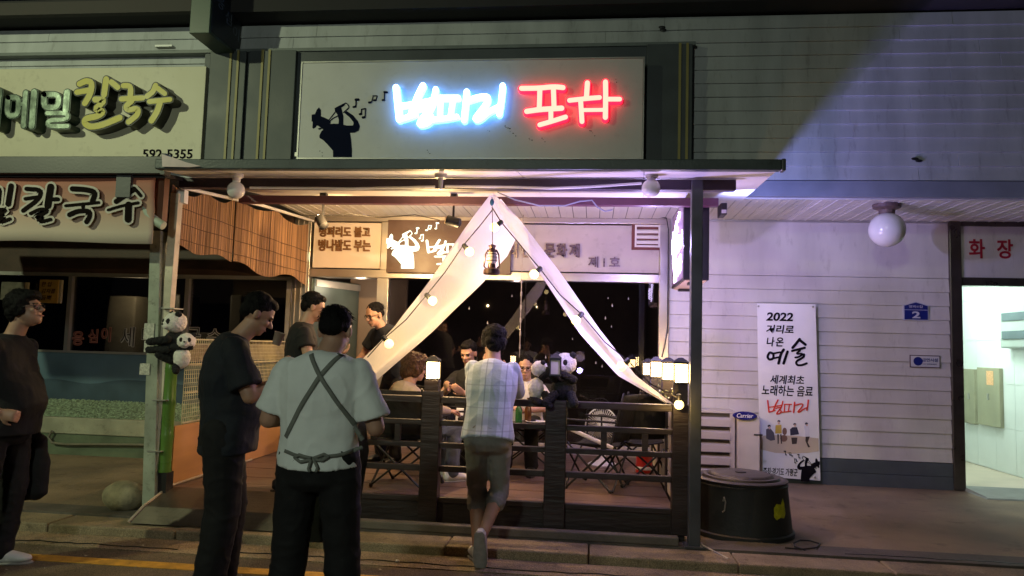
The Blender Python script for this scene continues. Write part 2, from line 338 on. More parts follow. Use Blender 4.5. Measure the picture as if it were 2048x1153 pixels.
# cracks in the gutter
mb = MB()
for y0, xs, xe in ((5.02, -2.5, 1.2), (4.86, 1.2, 3.6), (5.62, 1.8, 4.2), (5.0, -6, -2.8)):
    pts = []; q = xs
    while q < xe: pts.append((q, y0+random.uniform(-.02, .02))); q += random.uniform(.05, .12)
    zt = (GZ+.013 if y0 > 5.5 else RZ+.010)
    for a, b in zip(pts, pts[1:]): mb.bar((*a, zt), (*b, zt), random.uniform(.006, .014), .004)
struct('pavement_cracks', mb, blackp)
mb = MB()   # bits of litter and leaves
for i in range(150):
    X = random.uniform(-4.5, 4); Y = random.choice((random.uniform(4.2, 5.2), random.uniform(4.9, 5.22))); z = RZ+.012; s = random.uniform(.004, .014)
    a = random.uniform(0, 6); c, d = math.cos(a)*s, math.sin(a)*s*.6
    mb.add([(X-c, Y-d, z), (X+d, Y-c, z+.003), (X+c, Y+d, z+.006), (X-d, Y+c, z+.001)], [(0, 1, 2, 3)])
tag(mb.build('road_litter', mat('litter', (.3, .27, .2), .8, .6, 40, 0)), kind='stuff')
for px, py, wh in ((412, 1087, 'left of the man in the navy polo'), (795, 1124, 'nearest the road, right of the aproned man'), (815, 1100, 'nearest the kerb, left of the leaning man')):
    c = P(px, py, Z=RZ+.012); mb = MB(); s = .016
    mb.hexa([Vector((c.x+dx*s, c.y+dy*s*.6, c.z+dz*s)) for dx, dy, dz in ((-1, -1, 0), (1, -.7, 0), (1, 1, 0), (-1, .8, 0), (-.7, -.7, .5), (.9, -.5, .7), (.7, .7, .6), (-.8, .6, .9))])
    tag(mb.build('paper_scrap', paperm), 'small white crumpled paper scrap in the gutter, '+wh, 'litter', 'paper scraps in the gutter')
# ---------------------------------------------------------------- main building
B = thing('shop_building', 'long low white clapboard building with a glazed bar front and dark base boards', 'building', (0, W, 0))
def pr(name, mb, m, par=B, **k): return mb.build(name, m, par, **k)
bh = .1385
for i in range(12):   # upper siding, clapboards slightly tilted
    z = 3.21+i*bh; xa = -9.5
    while xa < 6.2:
        x1 = min(6.2, xa+random.uniform(2.6, 3.7)); mb = MB(); j = random.uniform(0, .004); j2 = random.uniform(-.002, .002); j3 = random.uniform(-.002, .002)
        mb.hexa([Vector(q) for q in ((xa+.002, UW-.022-j, z+.004+j2), (x1, UW-.022-j, z+.004+j3), (x1, UW+.03, z+.004), (xa+.002, UW+.03, z+.004), (xa+.002, UW-.004, z+bh+.004), (x1, UW-.004, z+bh+.004), (x1, UW+.03, z+bh+.004), (xa+.002, UW+.03, z+bh+.004))])
        pr('siding_board', mb, siding, bevel=.002); xa = x1
pr('upper_wall', MB().box(-9.5, 6.2, UW+.031, W+.25, 3.06, 4.88), darkpanel)
pr('wall_trim', MB().box(1.45, 6.2, UW-.03, UW+.03, 3.05, 3.205), mat('blue_grey_trim', (.20, .22, .27), .5, .12, 4, .05))
pr('roof', MB().box(-9.6, 6.3, UW-.28, 12.5, 4.90, 5.08), roofm)
pr('roof_gutter', MB().box(-9.6, -4.15, UW-.36, UW-.285, 4.885, 5.02), mat('eave_brown', (.035, .028, .026), .7, .3, 4))
mb = MB()
for sx, sy, dr in ((1326, 60, .035), (1324, 55, .02), (1830, 318, .03), (1838, 322, .02)):
    c = P(sx, sy, Y=UW-.03); mb.ball(c, (.035, .006, .015), 8, 5)
pr('dirt_spot', mb, blackp)
# soffit panels (ribbed white metal) between upper facade and lower wall
x = -3.55
while x < 6.1:
    pr('soffit_panel', MB().box(x+.004, x+.146, UW+.05, W, 3.052+random.uniform(-.0015, .0015), 3.07).box(x+.06, x+.075, UW+.05, W, 3.046, 3.0515), soffitm); x += .15
pr('soffit_edge', MB().box(1.45, 6.1, UW+.031, UW+.05, 3.035, 3.059), siding_low)
# lower wall right of the bar
for i in range(13):
    z = .405+i*.1545; mb = MB()
    mb.hexa([Vector(q) for q in ((.86, W-.022, z), (3.90, W-.022, z), (3.90, W+.03, z), (.86, W+.03, z), (.86, W-.004, z+.1525), (3.90, W-.004, z+.1525), (3.90, W+.03, z+.1525), (.86, W+.03, z+.1525))])
    pr('siding_board', mb, siding_low, bevel=.002)
pr('wall_panel', MB().box(.86, 3.90, W-.006, W+.03, 2.416, 3.03), siding_low)
pr('wall_core', MB().box(.86, 3.90, W+.031, W+.15, .12, 3.05), siding_low)
for i in range(2): pr('base_board', MB().box(.86, 3.90, W-.035+i*.006, W+.0305, .115+i*.143, .115+i*.143+.140), base_grey, bevel=.003)
pr('cornice_strip', MB().box(.86, 3.9, W-.022, W+.02, 3.031, 3.0515), alu)
# frame of the bar front
fr = MB().box(-3.64, -3.43, W-.03, W+.10, GZ, 3.05); pr('door_jamb', fr, steel, bevel=.006)
for xx in (-3.60, -3.53, -3.47): pr('jamb_rib', MB().box(xx-.008, xx+.008, W-.042, W-.031, GZ, 3.04), steel)
pr('head_rail', MB().box(-3.43, .86, W-.045, W+.05, 2.985, 3.05), steel, bevel=.004)
pr('transom_rail', MB().box(-3.43, .80, W-.04, W+.06, 2.305, 2.40), steel, bevel=.004)
pr('mullion', MB().box(-2.58, -2.44, W-.036, W+.06, DK, 2.304), steel, bevel=.004)
pr('mullion', MB().box(-2.55, -2.47, W-.036, W+.03, 2.401, 2.984), steel, bevel=.004)
pr('side_jamb', MB().box(.745, .86, W-.05, W+.1, GZ, 2.984), steel, bevel=.006)
pr('sill_base', MB().box(-2.44, .744, W-.02, W+.06, .30, .43), siding_low, bevel=.003)
pr('name_panel', MB().box(-3.40, -2.56, W-.012, W+.03, 2.42, 2.97), mat('cream_panel', (.70, .60, .50), .5, .06, 3, .04))
pr('name_panel', MB().box(-1.12, .74, W-.012, W+.03, 2.42, 2.97), mat('grey_board', (.46, .43, .42), .5, .1, 3, .06, dirt=.2))
pr('upper_wall_core', MB().box(-3.62, .86, W+.061, W+.2, 2.305, 3.05), darkpanel)
g = pr('window_pane', MB().box(-2.44, .744, W+.015, W+.022, .431, 2.304), glassm)
mb = MB()
for i in range(18):   # small drop shaped stickers on the glass
    X = random.uniform(-2.2, .7); Z = random.uniform(1.1, 2.25); s = random.uniform(.009, .016)
    mb.prism([(0, s*1.8), (-s*.35, s*.4), (-s*.6, -s*.3), (0, -s), (s*.6, -s*.3), (s*.35, s*.4)], front(X, W+.014, Z), .001, 0)
pr('glass_sticker', mb, mat('sticker_white', (.35, .35, .38), .5, .1, 5, 0))
# inside of the bar
pr('inner_floor', MB().box(-3.5, .85, W+.11, 13, .2, .31), deckm)
pr('inner_back_wall', MB().box(-3.6, .9, 12.5, 12.6, .3, 3.05), mat('inner_wall', (.10, .08, .07), .7, .2, 3))
pr('inner_side_wall', MB().box(.87, .95, W+.2, 12.5, .3, 3.05).box(-3.75, -3.65, W+.11, 12.5, .3, 3.05), MC['inner_wall'])
pr('inner_ceiling', MB().box(-3.6, .9, W+.21, 12.5, 2.75, 2.8), MC['inner_wall'])
pr('inner_partition', MB().box(-3.22, -2.45, 9.55, 9.62, .3, 2.74), mat('beige_inner_wall', (.30, .22, .17), .6, .08, 3, .05))
lamp('doorway_light', 'POINT', (-2.9, 9.0, 2.2), 5, (1, .75, .5), .05)
sw = pr('wall_control_box', MB().box(-2.86, -2.72, 9.50, 9.549, 1.72, 1.97), whitep, bevel=.008)
MB().box(-2.825, -2.755, 9.492, 9.4995, 1.76, 1.88).build('control_screen', alu, sw)
dr = pr('open_door', MB().hexa([Vector(q) for q in ((-3.42, 8.70, .33), (-3.38, 8.70, .33), (-3.08, 9.5, .33), (-3.12, 9.5, .33), (-3.42, 8.70, 2.29), (-3.38, 8.70, 2.29), (-3.08, 9.5, 2.29), (-3.12, 9.5, 2.29))]), mat('teal_door', (.10, .14, .14), .35, .1, 4, 0, metal=.3))
MB().hexa([Vector(q) for q in ((-3.372, 8.72, 2.2), (-3.362, 8.72, 2.2), (-3.062, 9.5, 2.2), (-3.072, 9.5, 2.2), (-3.372, 8.72, 2.28), (-3.362, 8.72, 2.28), (-3.062, 9.5, 2.28), (-3.072, 9.5, 2.28))]).build('door_closer', alu, dr)
pr('notice', MB().box(-3.29, -3.19, 8.985, 8.99, 1.76, 1.95), mat('pale_blue_notice', (.45, .55, .62), .5, .05, 4, 0))
# extractor vent
p0 = P(1267, 450, Y=W); p1 = P(1322, 498, Y=W)
vt = pr('extractor_vent', MB().box(p0.x-.02, p1.x+.02, W-.03, W-.0125, p1.z-.02, p0.z+.02), mat('red_brown_frame', (.12, .03, .025), .5, .2, 5), bevel=.003)
MB().box(p0.x+.015, p0.x+.035, W-.06, W-.0305, p1.z+.01, p0.z-.01).box(p1.x-.035, p1.x-.015, W-.06, W-.0305, p1.z+.01, p0.z-.01).box(p0.x+.036, p1.x-.036, W-.06, W-.0305, p0.z-.03, p0.z-.01).box(p0.x+.036, p1.x-.036, W-.06, W-.0305, p1.z+.01, p1.z+.03).build('vent_frame', whitep, vt)
for k in range(3):
    z = p1.z+.045+k*.062; MB().hexa([Vector(q) for q in ((p0.x+.037, W-.058, z), (p1.x-.037, W-.058, z), (p1.x-.037, W-.031, z+.02), (p0.x+.037, W-.031, z+.02), (p0.x+.037, W-.052, z+.035), (p1.x-.037, W-.052, z+.035), (p1.x-.037, W-.031, z+.05), (p0.x+.037, W-.031, z+.05))]).build('louvre', whitep, vt)
# raised letters on the two panels
gold_l = mat('raised_letters', (.22, .11, .045), .35, .15, 20, .05, metal=.5)
a = P(640, 475, Y=W); b = P(742, 455, Y=W)
mb = MB(); text_mb(mb, '병퍼리도 불고', 0, 0, b.x-a.x, b.z-a.z, front(a.x, W-.012, a.z), .03, 0, .03, spacing=1.02); pr('raised_lettering', mb, gold_l)
a = P(638, 503, Y=W); b = P(743, 481, Y=W)
mb = MB(); text_mb(mb, '병나발도 부는', 0, 0, b.x-a.x, b.z-a.z, front(a.x, W-.012, a.z), .03, 0, .03); pr('raised_lettering', mb, gold_l)
silv_l = mat('silver_letters', (.17, .13, .14), .3, .15, 20, .05, metal=.6)
for ch, x0 in (('리', 1014), ('연', 1041), ('문', 1089), ('화', 1113), ('제', 1138)):
    a = P(x0, 516, Y=W); b = P(x0+22, 489, Y=W); mb = MB(); text_mb(mb, ch, 0, 0, b.x-a.x, b.z-a.z, front(a.x, W-.012, a.z), .035, 0, .03); pr('raised_letter', mb, silv_l)
a = P(1176, 536, Y=W); b = P(1240, 515, Y=W)
mb = MB(); text_mb(mb, '제1호', 0, 0, b.x-a.x, b.z-a.z, front(a.x, W-.012, a.z), .028, 0, .018, spacing=1.25); pr('raised_lettering', mb, silv_l)
# dark backing band and pilasters with gold strips on the upper facade
BW = UW-.10
pL = P(410, 120, Y=BW); pR = P(1387, 100, Y=BW); pB = P(900, 335, Y=BW)
pr('sign_band', MB().box(pL.x, pR.x, BW, UW-.0225, 3.15, 4.54), darkpanel)
pr('band_cap', MB().box(-9, pR.x+.02, BW-.02, UW-.023, 4.5405, 4.575), mat('grey_cap', (.13, .15, .15), .5, .2, 4, .1, dirt=.3))
pr('sign_ledge', MB().box(P(597, 316, Y=BW).x, P(1283, 316, Y=BW).x, BW-.10, BW-.001, 3.40, 3.445), alu)
for x0 in (410, 1290):
    pass
for a, b in ((418, 490), (496, 590), (1292, 1384)):
    A = P(a, 200, Y=BW-.02); Bq = P(b, 200, Y=BW-.02)
    pr('pilaster', MB().box(A.x, Bq.x, BW-.05, BW-.001, 3.15, 4.54), mat('pilaster_paint', (.05, .06, .065), .5, .2, 3, .06), bevel=.006)
for gx in (455, 470, 519, 533, 1359, 1374):
    A = P(gx, 220, Y=BW-.06); pr('gold_strip', MB().box(A.x-.012, A.x+.012, BW-.062, BW-.0505, 3.15, 4.545), goldm)
# ---- restroom entrance at the right
pr('door_post', MB().box(3.90, 4.02, W-.05, W+.12, GZ, 3.05), mat('bronze_frame', (.10, .085, .075), .3, .2, 5, .05, metal=.7), bevel=.005)
hp = pr('header_panel', MB().box(4.02, 6.0, W-.02, W+.05, 2.43, 3.0), siding_low)
pr('door_lintel', MB().box(4.02, 6.0, W-.035, W+.1, 2.34, 2.429), MC['bronze_frame'])
pr('header_rail', MB().box(4.02, 6.0, W-.035, W+.05, 3.001, 3.05), MC['bronze_frame'])
a = P(1938, 517, Y=W-.02); b = P(2022, 479, Y=W-.02); st = (b.x-a.x)/1.0
for k, ch in enumerate('화장실'):
    mb = MB(); cx = a.x+k*(P(1994, 500, Y=W-.02).x-P(1938, 500, Y=W-.02).x)
    text_mb(mb, ch, 0, 0, .165, .215, front(cx, W-.02, a.z), .006, 0, .022); MB.build(mb, 'restroom_letter', mat('crimson_letters', (.30, .01, .03), .4, .1, 5, 0), hp)
tile = mat('restroom_wall', (.74, .78, .76), .35, .04, 3, .03); RX = 5.12
pr('restroom_side_wall', MB().box(RX, RX+.1, W+.13, 13, GZ, 2.9).box(3.80, 3.899, W+.151, 13, GZ, 2.9), tile)
y = W+.14
while y < 12.8:
    for k in range(5): pr('wall_tile', MB().box(RX-.012, RX-.0005, y, min(y+.446, 12.89), GZ+.03+k*.545, GZ+.03+k*.545+.541), tile)
    y += .45
pr('restroom_back_wall', MB().box(3.9, RX, 12.9, 13, GZ, 2.9), tile)
pr('restroom_ceiling', MB().box(3.9, RX, W+.13, 12.9, 2.9, 2.98), tile)
pr('restroom_floor', MB().box(3.9, RX, W+.05, 12.9, .05, GZ+.02), mat('restroom_floor', (.50, .42, .33), .5, .1, 4, .1))
for py0, py1, h0, h1, sgn in ((1930, 1955, 738, 845, 0), (1958, 2006, 735, 855, 1)):
    A = P(py0, h0, X=RX-.03); Bq = P(py1, h1, X=RX-.03); Z0 = P(py0, 845 if not sgn else 848, X=RX-.03).z
    cb = pr('electric_cabinet', MB().box(RX-.06, RX-.013, A.y, Bq.y, Z0, A.z), mat('olive_cabinet', (.33, .32, .22), .5, .08, 5, .03), bevel=.006)
    MB().box(RX-.068, RX-.0605, (A.y+Bq.y)/2-.02, (A.y+Bq.y)/2+.02, (Z0+A.z)/2-.04, (Z0+A.z)/2+.04).build('cabinet_latch', alu, cb)
    if sgn: MB().box(RX-.064, RX-.0605, A.y+(Bq.y-A.y)*.45, A.y+(Bq.y-A.y)*.75, A.z-.22, A.z-.04).build('warning_sticker', mat('peach_sticker', (.75, .42, .22), .5, .2, 60, 0), cb)
A = P(2001, 612, X=RX-.12); Bq = P(2048, 697, X=RX-.12)
gb = pr('grey_wall_unit', MB().box(RX-.14, RX-.013, A.y, A.y-1.1, Bq.z, A.z+.02), mat('grey_green_unit', (.34, .38, .35), .4, .05, 5, .02), bevel=.02)
for zz in (.72, .30):
    z = Bq.z+(A.z-Bq.z)*zz; MB().box(RX-.155, RX-.1405, A.y-.07, A.y-1.0, z-.05, z+.05).build('unit_window', mat('unit_glass', (.10, .13, .14), .15, .1, 5, 0), gb, bevel=.02)
ll = pr('ceiling_lamp', MB().box(4.2, 4.5, 9.2, 10.6, 2.86, 2.8995), mat('tube_light', (1, 1, 1), .5, 0, 5, 0, emit=(.80, 1.0, .90), es=20))
lamp('restroom_light', 'POINT', (4.35, 9.7, 2.55), 42, (.80, 1.0, .88), .2)
pr('door_threshold', MB().hexa([Vector(q) for q in ((4.0, 8.15, GZ), (6, 8.15, GZ), (6, W+.049, GZ), (4.0, W+.049, GZ), (4.02, 8.17, GZ+.012), (6, 8.17, GZ+.012), (6, W+.048, GZ+.04), (4.02, W+.048, GZ+.04))]), mat('threshold_concrete', (.22, .23, .21), .7, .2, 5, .4))
# ---------------------------------------------------------------- neighbouring noodle shop front
S = thing('noodle_shop_front', 'dim noodle shop front left of the patio with mountain mural under its window', 'shop', (-5.8, W, 0))
q = lambda n, mb, m, **k: mb.build(n, m, S, **k)
q('header_wall', MB().box(-9.3, -3.65, W-.03, W+.1, 2.30, 3.05), mat('dark_brown_header', (.06, .035, .025), .6, .3, 4, .2))
q('window_head', MB().box(-9.3, -3.65, W-.045, W+.05, 2.255, 2.299), alu)
q('window_sill', MB().box(-9.3, -3.65, W-.05, W+.05, 1.30, 1.325), alu)
for xx in (-9.0, -6.55, -5.0, -3.70): q('window_mullion', MB().box(xx, xx+.05, W-.04, W+.04, 1.326, 2.254), alu)
q('window_pane', MB().box(-9.25, -3.66, W+.01, W+.016, 1.326, 2.254), glassm)
q('back_wall', MB().box(-9.3, -3.76, 11.5, 11.6, .1, 3.0), MC['inner_wall'])
q('inner_partition', MB().box(-3.76, -3.751, W+.1, 11.5, .1, 3.0), MC['inner_wall'])
q('fridge', MB().box(-6.55, -5.95, 9.1, 9.7, .3, 2.05), mat('fridge_cream', (.42, .38, .27), .4, .1, 4, .03), bevel=.02)
q('fridge', MB().box(-5.9, -5.45, 9.3, 9.8, .3, 2.1), mat('fridge_olive', (.20, .18, .12), .4, .1, 4, .03), bevel=.02)
q('kitchen_box', MB().box(-5.3, -4.8, 9.4, 9.8, .9, 1.6), MC['fridge_olive'], bevel=.01)
q('kitchen_box', MB().box(-4.7, -4.55, 9.2, 9.4, .9, 2.1), MC['fridge_cream'], bevel=.01)
lamp('bar_inner_fill', 'POINT', (-1, 9.6, 2.2), 14, (1, .75, .6), 0)  # added dim fill so the bar behind the glass is not black
lamp('kitchen_fill', 'POINT', (-5.7, 8.75, 2.1), 9, (1, .8, .45), 0)  # added fill for the noodle shop interior, has no fitting
mur = q('mural_panel', MB().box(-9.3, -3.66, W-.03, W+.02, .60, 1.299), mat('mural_blue', (.085, .15, .20), .5, .25, 1.5, .05))
rng = [(0, 0), (0, .22)]
xx = 0
while xx < 5.6: rng.append((xx, .24+.08*noise.noise(Vector((xx*1.3, 3, 0)))+.13*max(0, 1-abs(xx-4.1)/.9)+.06*max(0, 1-abs(xx-2.6)/1.2))); xx += .12
rng += [(5.6, .2), (5.6, 0)]
MB().prism(rng, front(-9.28, W-.03, .65), .003, 0).build('mural_mountains', mat('mural_navy', (.035, .065, .095), .5, .3, 3, .05), mur)
mb = MB()
for bx, bz in ((-6.0+.9, 1.06), (-5.0, 1.12), (-5.06, 1.08)):
    mb.stroke([(0, 0), (.03, .015), (.05, .045)], .008, front(bx, W-.03, bz), .004, 0, False)
mb.build('mural_birds', blackp, mur)
# outlined window lettering of the noodle shop
mb = MB(); a = P(142, 690, Y=W); b = P(222, 655, Y=W); txt = [('응', 142, 168, 663, 691, 1), ('심', 174, 196, 659, 686, 1), ('이', 200, 222, 655, 684, 1), ('세', 238, 270, 654, 694, 0), ('마', 281, 310, 654, 688, 0), ('국', 372, 402, 655, 695, 0), ('수', 412, 445, 658, 690, 0)]
for ch, x0, x1, y0, y1, red in txt:
    A = P(x0, y1, Y=W); Bq = P(x1, y0, Y=W); mb = MB()
    text_mb(mb, ch, 0, 0, Bq.x-A.x, Bq.z-A.z, front(A.x, W+.009, A.z), .002, 0, .035)
    m2 = MB(); text_mb(m2, ch, .006, .006, Bq.x-A.x-.012, Bq.z-A.z-.012, front(A.x, W+.009, A.z), .004, .0025, -.005)
    o = q('window_lettering', mb, mat('letter_outline_red', (.42, .14, .10), .5, .1, 5, 0) if red else mat('letter_outline_white', (.40, .38, .34), .5, .1, 5, 0))
    m2.build('letter_fill', mat('letter_fill', (.015, .012, .012), .5, .1, 5, 0), o)
bed = q('planter_kerb', MB().box(-9.3, -3.66, 8.22, 8.30, .36, .55), mat('planter_paint', (.30, .30, .22), .6, .2, 4, .2, dirt=.4), bevel=.01)
q('planter_base', MB().box(-9.3, -3.66, 8.30, W-.031, .115, .50).box(-9.3, -3.66, 8.24, 8.2995, .115, .36), mat('planter_green', (.10, .13, .08), .7, .3, 4, .2))
mb = MB()   # pebbles
for i in range(5200):
    X = random.uniform(-7.6, -3.7); t = random.random(); Y = 8.31+t*.33; Z = .53+t*.19+random.uniform(0, .012); s = random.uniform(.009, .019)
    a = random.uniform(0, 3); c, d = math.cos(a)*s, math.sin(a)*s
    mb.add([(X-c, Y-d, Z), (X+d, Y-c, Z), (X+c, Y+d, Z), (X-d, Y+c, Z), (X, Y, Z+s*.8)], [(0, 1, 4), (1, 2, 4), (2, 3, 4), (3, 0, 4)])
tag(mb.build('pebble_bed', pebw, S), kind='stuff')
q('pebble_bedding', MB().hexa([Vector(v) for v in ((-7.7, 8.305, .50), (-3.67, 8.305, .50), (-3.67, 8.625, .50), (-7.7, 8.625, .50), (-7.7, 8.305, .531), (-3.67, 8.305, .531), (-3.67, 8.625, .72), (-7.7, 8.625, .72))]), mat('bedding', (.12, .16, .10), .8, .3, 10, .3))
hose = [P(x, y, Y=8.19) for x, y in ((104, 862), (97, 874), (104, 886), (130, 889), (200, 889), (280, 890), (330, 892), (400, 894), (480, 898))]
tag(MB().tube(hose, .014).build('garden_hose', mat('old_hose', (.16, .15, .11), .5, .2, 8, 0), smooth=True), 'grey hose running along the base of the pebble planter', 'hose')
for n, (x0, y0, x1, y1), lab, m, yy in (('yellow_notice', (76, 560, 118, 606), 'yellow notice board with black brush writing hanging in the noodle shop window', mat('yellow_notice', (.42, .26, .05), .5, .2, 10, .05), W-.09), ('framed_picture', (0, 565, 50, 600), 'dark framed picture behind the left man, at the left edge of the window', mat('picture_dark', (.08, .07, .05), .5, .4, 20, .1), W-.09)):
    A = P(x0, y1, Y=yy); Bq = P(x1, y0, Y=yy); t = thing(n, lab, 'sign' if 'notice' in n else 'picture', (A.x, yy, A.z))
    MB().box(A.x, Bq.x, yy, yy+.045, A.z, Bq.z).build('board', m, t, bevel=.003)
    MB().box(Bq.x+.001, Bq.x+.03, yy+.01, yy+.045, A.z, Bq.z).build('frame_side', mat('pale_frame', (.4, .36, .25), .5, .1, 5, 0), t)
    if 'notice' in n:
        mb = MB(); f = front(A.x, yy, A.z); ww = (Bq.x-A.x); hh = Bq.z-A.z
        for r, row in enumerate(('한 입', '감자를', '듬뿍')): text_mb(mb, row, ww*.14, hh*(.70-r*.29), ww*(.5, .72, .55)[r], hh*.20, f, .003, 0, .012, .2)
        mb.build('brush_writing', blackink, t)
lan = [P(2048-30, 0, Y=9)]
# ================================================================ SIGNS
SY = UW-.30     # face of the bar sign
tl = P(604, 127, Y=SY); br_ = P(1284, 316, Y=SY); tr_ = P(1286, 117, Y=SY); bl = P(598, 316, Y=SY)
sgn = thing('bar_sign', 'wide beige sign board with glowing white and red hangul above the canopy', 'sign', (-1.3, SY, 3.4))
X0, X1, Z0, Z1 = (tl.x+bl.x)/2, (tr_.x+br_.x)/2, (bl.z+br_.z)/2, (tl.z+tr_.z)/2
MB().box(X0, X1, SY, BW-.0015, Z0, Z1).build('sign_box', boardm, sgn, bevel=.004)
mb = MB(); t = .014
for b in ((X0-t, X1+t, Z1+.001, Z1+t), (X0-t, X1+t, Z0-t, Z0-.001), (X0-t, X0-.001, Z0, Z1), (X1+.001, X1+t, Z0, Z1)): mb.box(b[0], b[1], SY-.008, SY+.03, b[2], b[3])
mb.build('sign_trim', alu, sgn)
logo_polys = [[(245, 420), (268, 450), (270, 520), (240, 600), (205, 670), (175, 692), (160, 680), (165, 600), (185, 530), (215, 450)],
 [(150, 512), (190, 505), (190, 600), (150, 600)],
 [(262, 528), (320, 552), (375, 578), (395, 600), (385, 632), (440, 628), (420, 690), (300, 705), (270, 680), (235, 655), (215, 650), (230, 560)],
 [(230, 692), (262, 680), (295, 688), (245, 706)],
 [(380, 640), (440, 628), (500, 630), (555, 640), (600, 652), (680, 652), (688, 630), (685, 608), (640, 550), (570, 490), (600, 466), (680, 520), (740, 590), (768, 660), (752, 718), (700, 742), (640, 744), (655, 830), (665, 950), (665, 1055), (425, 1055), (425, 975), (350, 890), (300, 840), (252, 812), (250, 780), (275, 730), (310, 695)],
 [(445, 430), (500, 400), (570, 368), (578, 386), (530, 420), (540, 470), (555, 530), (555, 645), (495, 640), (500, 580), (480, 510), (450, 465)]]
logo_strokes = [([(565, 375), (595, 360), (635, 415), (600, 450), (560, 485)], 12), ([(375, 576), (420, 520), (455, 475)], 9), ([(388, 592), (430, 555), (485, 530)], 11)]
note_polys = [([(745, 325), (720, 325), (718, 400), (700, 415)], 16), ([(716, 322), (748, 320)], 30), ([(685, 415), (712, 412)], 22),
 ([(935, 272), (990, 272)], 12), ([(938, 275), (920, 350)], 10), ([(990, 275), (975, 325)], 10), ([(885, 358), (910, 355)], 24), ([(948, 330), (970, 328)], 22),
 ([(1085, 225), (1082, 320)], 12), ([(1082, 225), (1120, 228)], 24), ([(1060, 328), (1080, 325)], 22),
 ([(790, 445), (840, 435)], 12), ([(790, 445), (785, 500)], 10), ([(840, 435), (835, 540)], 10), ([(766, 508), (785, 503)], 22), ([(806, 550), (830, 545)], 24)]
def logo(mb, f, d0, d1, notes=True, grow=0):
    k = 0
    for p in logo_polys: mb.prism(p, f, d0+k, d1); k += .0004
    for p, wd in logo_strokes+(note_polys if notes else []): mb.stroke(p, wd+grow, f, d0+k, d1); k += .0003
f = wallmap(600, 150, 6.405, SY); mb = MB(); logo(mb, f, .004, 0); mb.build('printed_emblem', mat('emblem_navy', (.006, .008, .022), .9, .1, 5, 0, spec=.05), sgn)
STR_BYEONG = [([(200, 235), (225, 500), (250, 735)], 105), ([(620, 205), (540, 360), (480, 520), (430, 660)], 100), ([(260, 520), (480, 490), (790, 425)], 78), ([(250, 735), (400, 695), (500, 650)], 85),
 ([(820, 262), (790, 420), (740, 560), (640, 680), (560, 790), (580, 825), (690, 800), (770, 720), (700, 620)], 88), ([(540, 570), (660, 530), (760, 510)], 75), ([(885, 395), (1170, 395)], 85), ([(890, 420), (880, 700)], 75),
 ([(1085, 420), (1045, 700)], 75), ([(720, 745), (960, 725), (1150, 690)], 80), ([(1305, 305), (1285, 540), (1262, 745)], 98), ([(1350, 430), (1500, 380), (1640, 375), (1640, 450), (1530, 600), (1420, 735), (1500, 745), (1640, 620), (1790, 545)], 85), ([(1868, 210), (1845, 440), (1812, 650)], 95)]
STR_PO = [([(190, 252), (450, 250), (700, 225), (840, 240)], 78), ([(478, 270), (468, 560)], 78), ([(690, 270), (700, 570)], 78), ([(272, 612), (480, 582), (820, 562)], 80), ([(650, 590), (650, 760)], 74), ([(475, 822), (640, 775), (880, 700)], 72)]
STR_CHA = [([(1220, 168), (1205, 390)], 80), ([(940, 440), (1200, 412), (1410, 395)], 72), ([(1115, 455), (1135, 770)], 76), ([(1160, 592), (1460, 588)], 58), ([(1502, 155), (1505, 400), (1500, 705)], 80), ([(1500, 422), (1725, 422)], 70)]
def letters(strs, f, name, face, side, parent, depth=.07, groups=None, stand=.0, rim=14):
    k = 0; mb = MB(); ms = MB()
    for p, wd in strs: mb.stroke(p, wd, f, depth+k, depth-.004); ms.stroke(p, wd+rim, f, depth-.006+k, stand); k += .0005
    o = ms.build(name, side, parent); mb.build('lit_face', face, o)
    return o
f = wallmap(770, 150, 7.877, SY-.0)
whs = mat('neon_white_side', (.5, .6, .8), .5, 0, 5, 0, emit=(.10, .35, 1.0), es=6.5)
letters([(p, wd*.84) for p, wd in STR_BYEONG], f, 'white_lettering', neonw, whs, sgn)
f = wallmap(1020, 150, 7.877, SY)
letters(STR_PO, f, 'red_lettering', neonr, neonrs, sgn, rim=34); letters(STR_CHA, f, 'red_lettering', neonr, neonrs, sgn, rim=34)
def drip(px, py): return P(px, py, Y=SY-.002)
mb = MB()
for x0, y0, n in ((1010, 252, 8), (1058, 275, 3), (1085, 278, 3), (855, 300, 3), (975, 262, 2), (1180, 262, 4), (1230, 160, 2), (640, 305, 3)):
    for i in range(n):
        a = drip(x0+i*3+random.uniform(-2, 2), y0+i*2.5+random.uniform(-3, 3)); mb.ball(a, (random.uniform(.003, .009), .0012, random.uniform(.002, .007)), 6, 4)
mb.build('dirt_specks', blackp, sgn)
# inner lightbox above the window
LB = W-.10; A = P(772, 545, Y=LB); Bq = P(990, 442, Y=LB)
lb = thing('emblem_lightbox', 'dark brown lightbox with glowing emblem of a man drinking, above the bar window', 'sign', (A.x, LB, A.z))
MB().box(A.x, Bq.x+.2, LB, W-.046, A.z, Bq.z).build('lightbox_case', mat('brown_case', (.10, .055, .04), .35, .15, 4, .03), lb, bevel=.004)
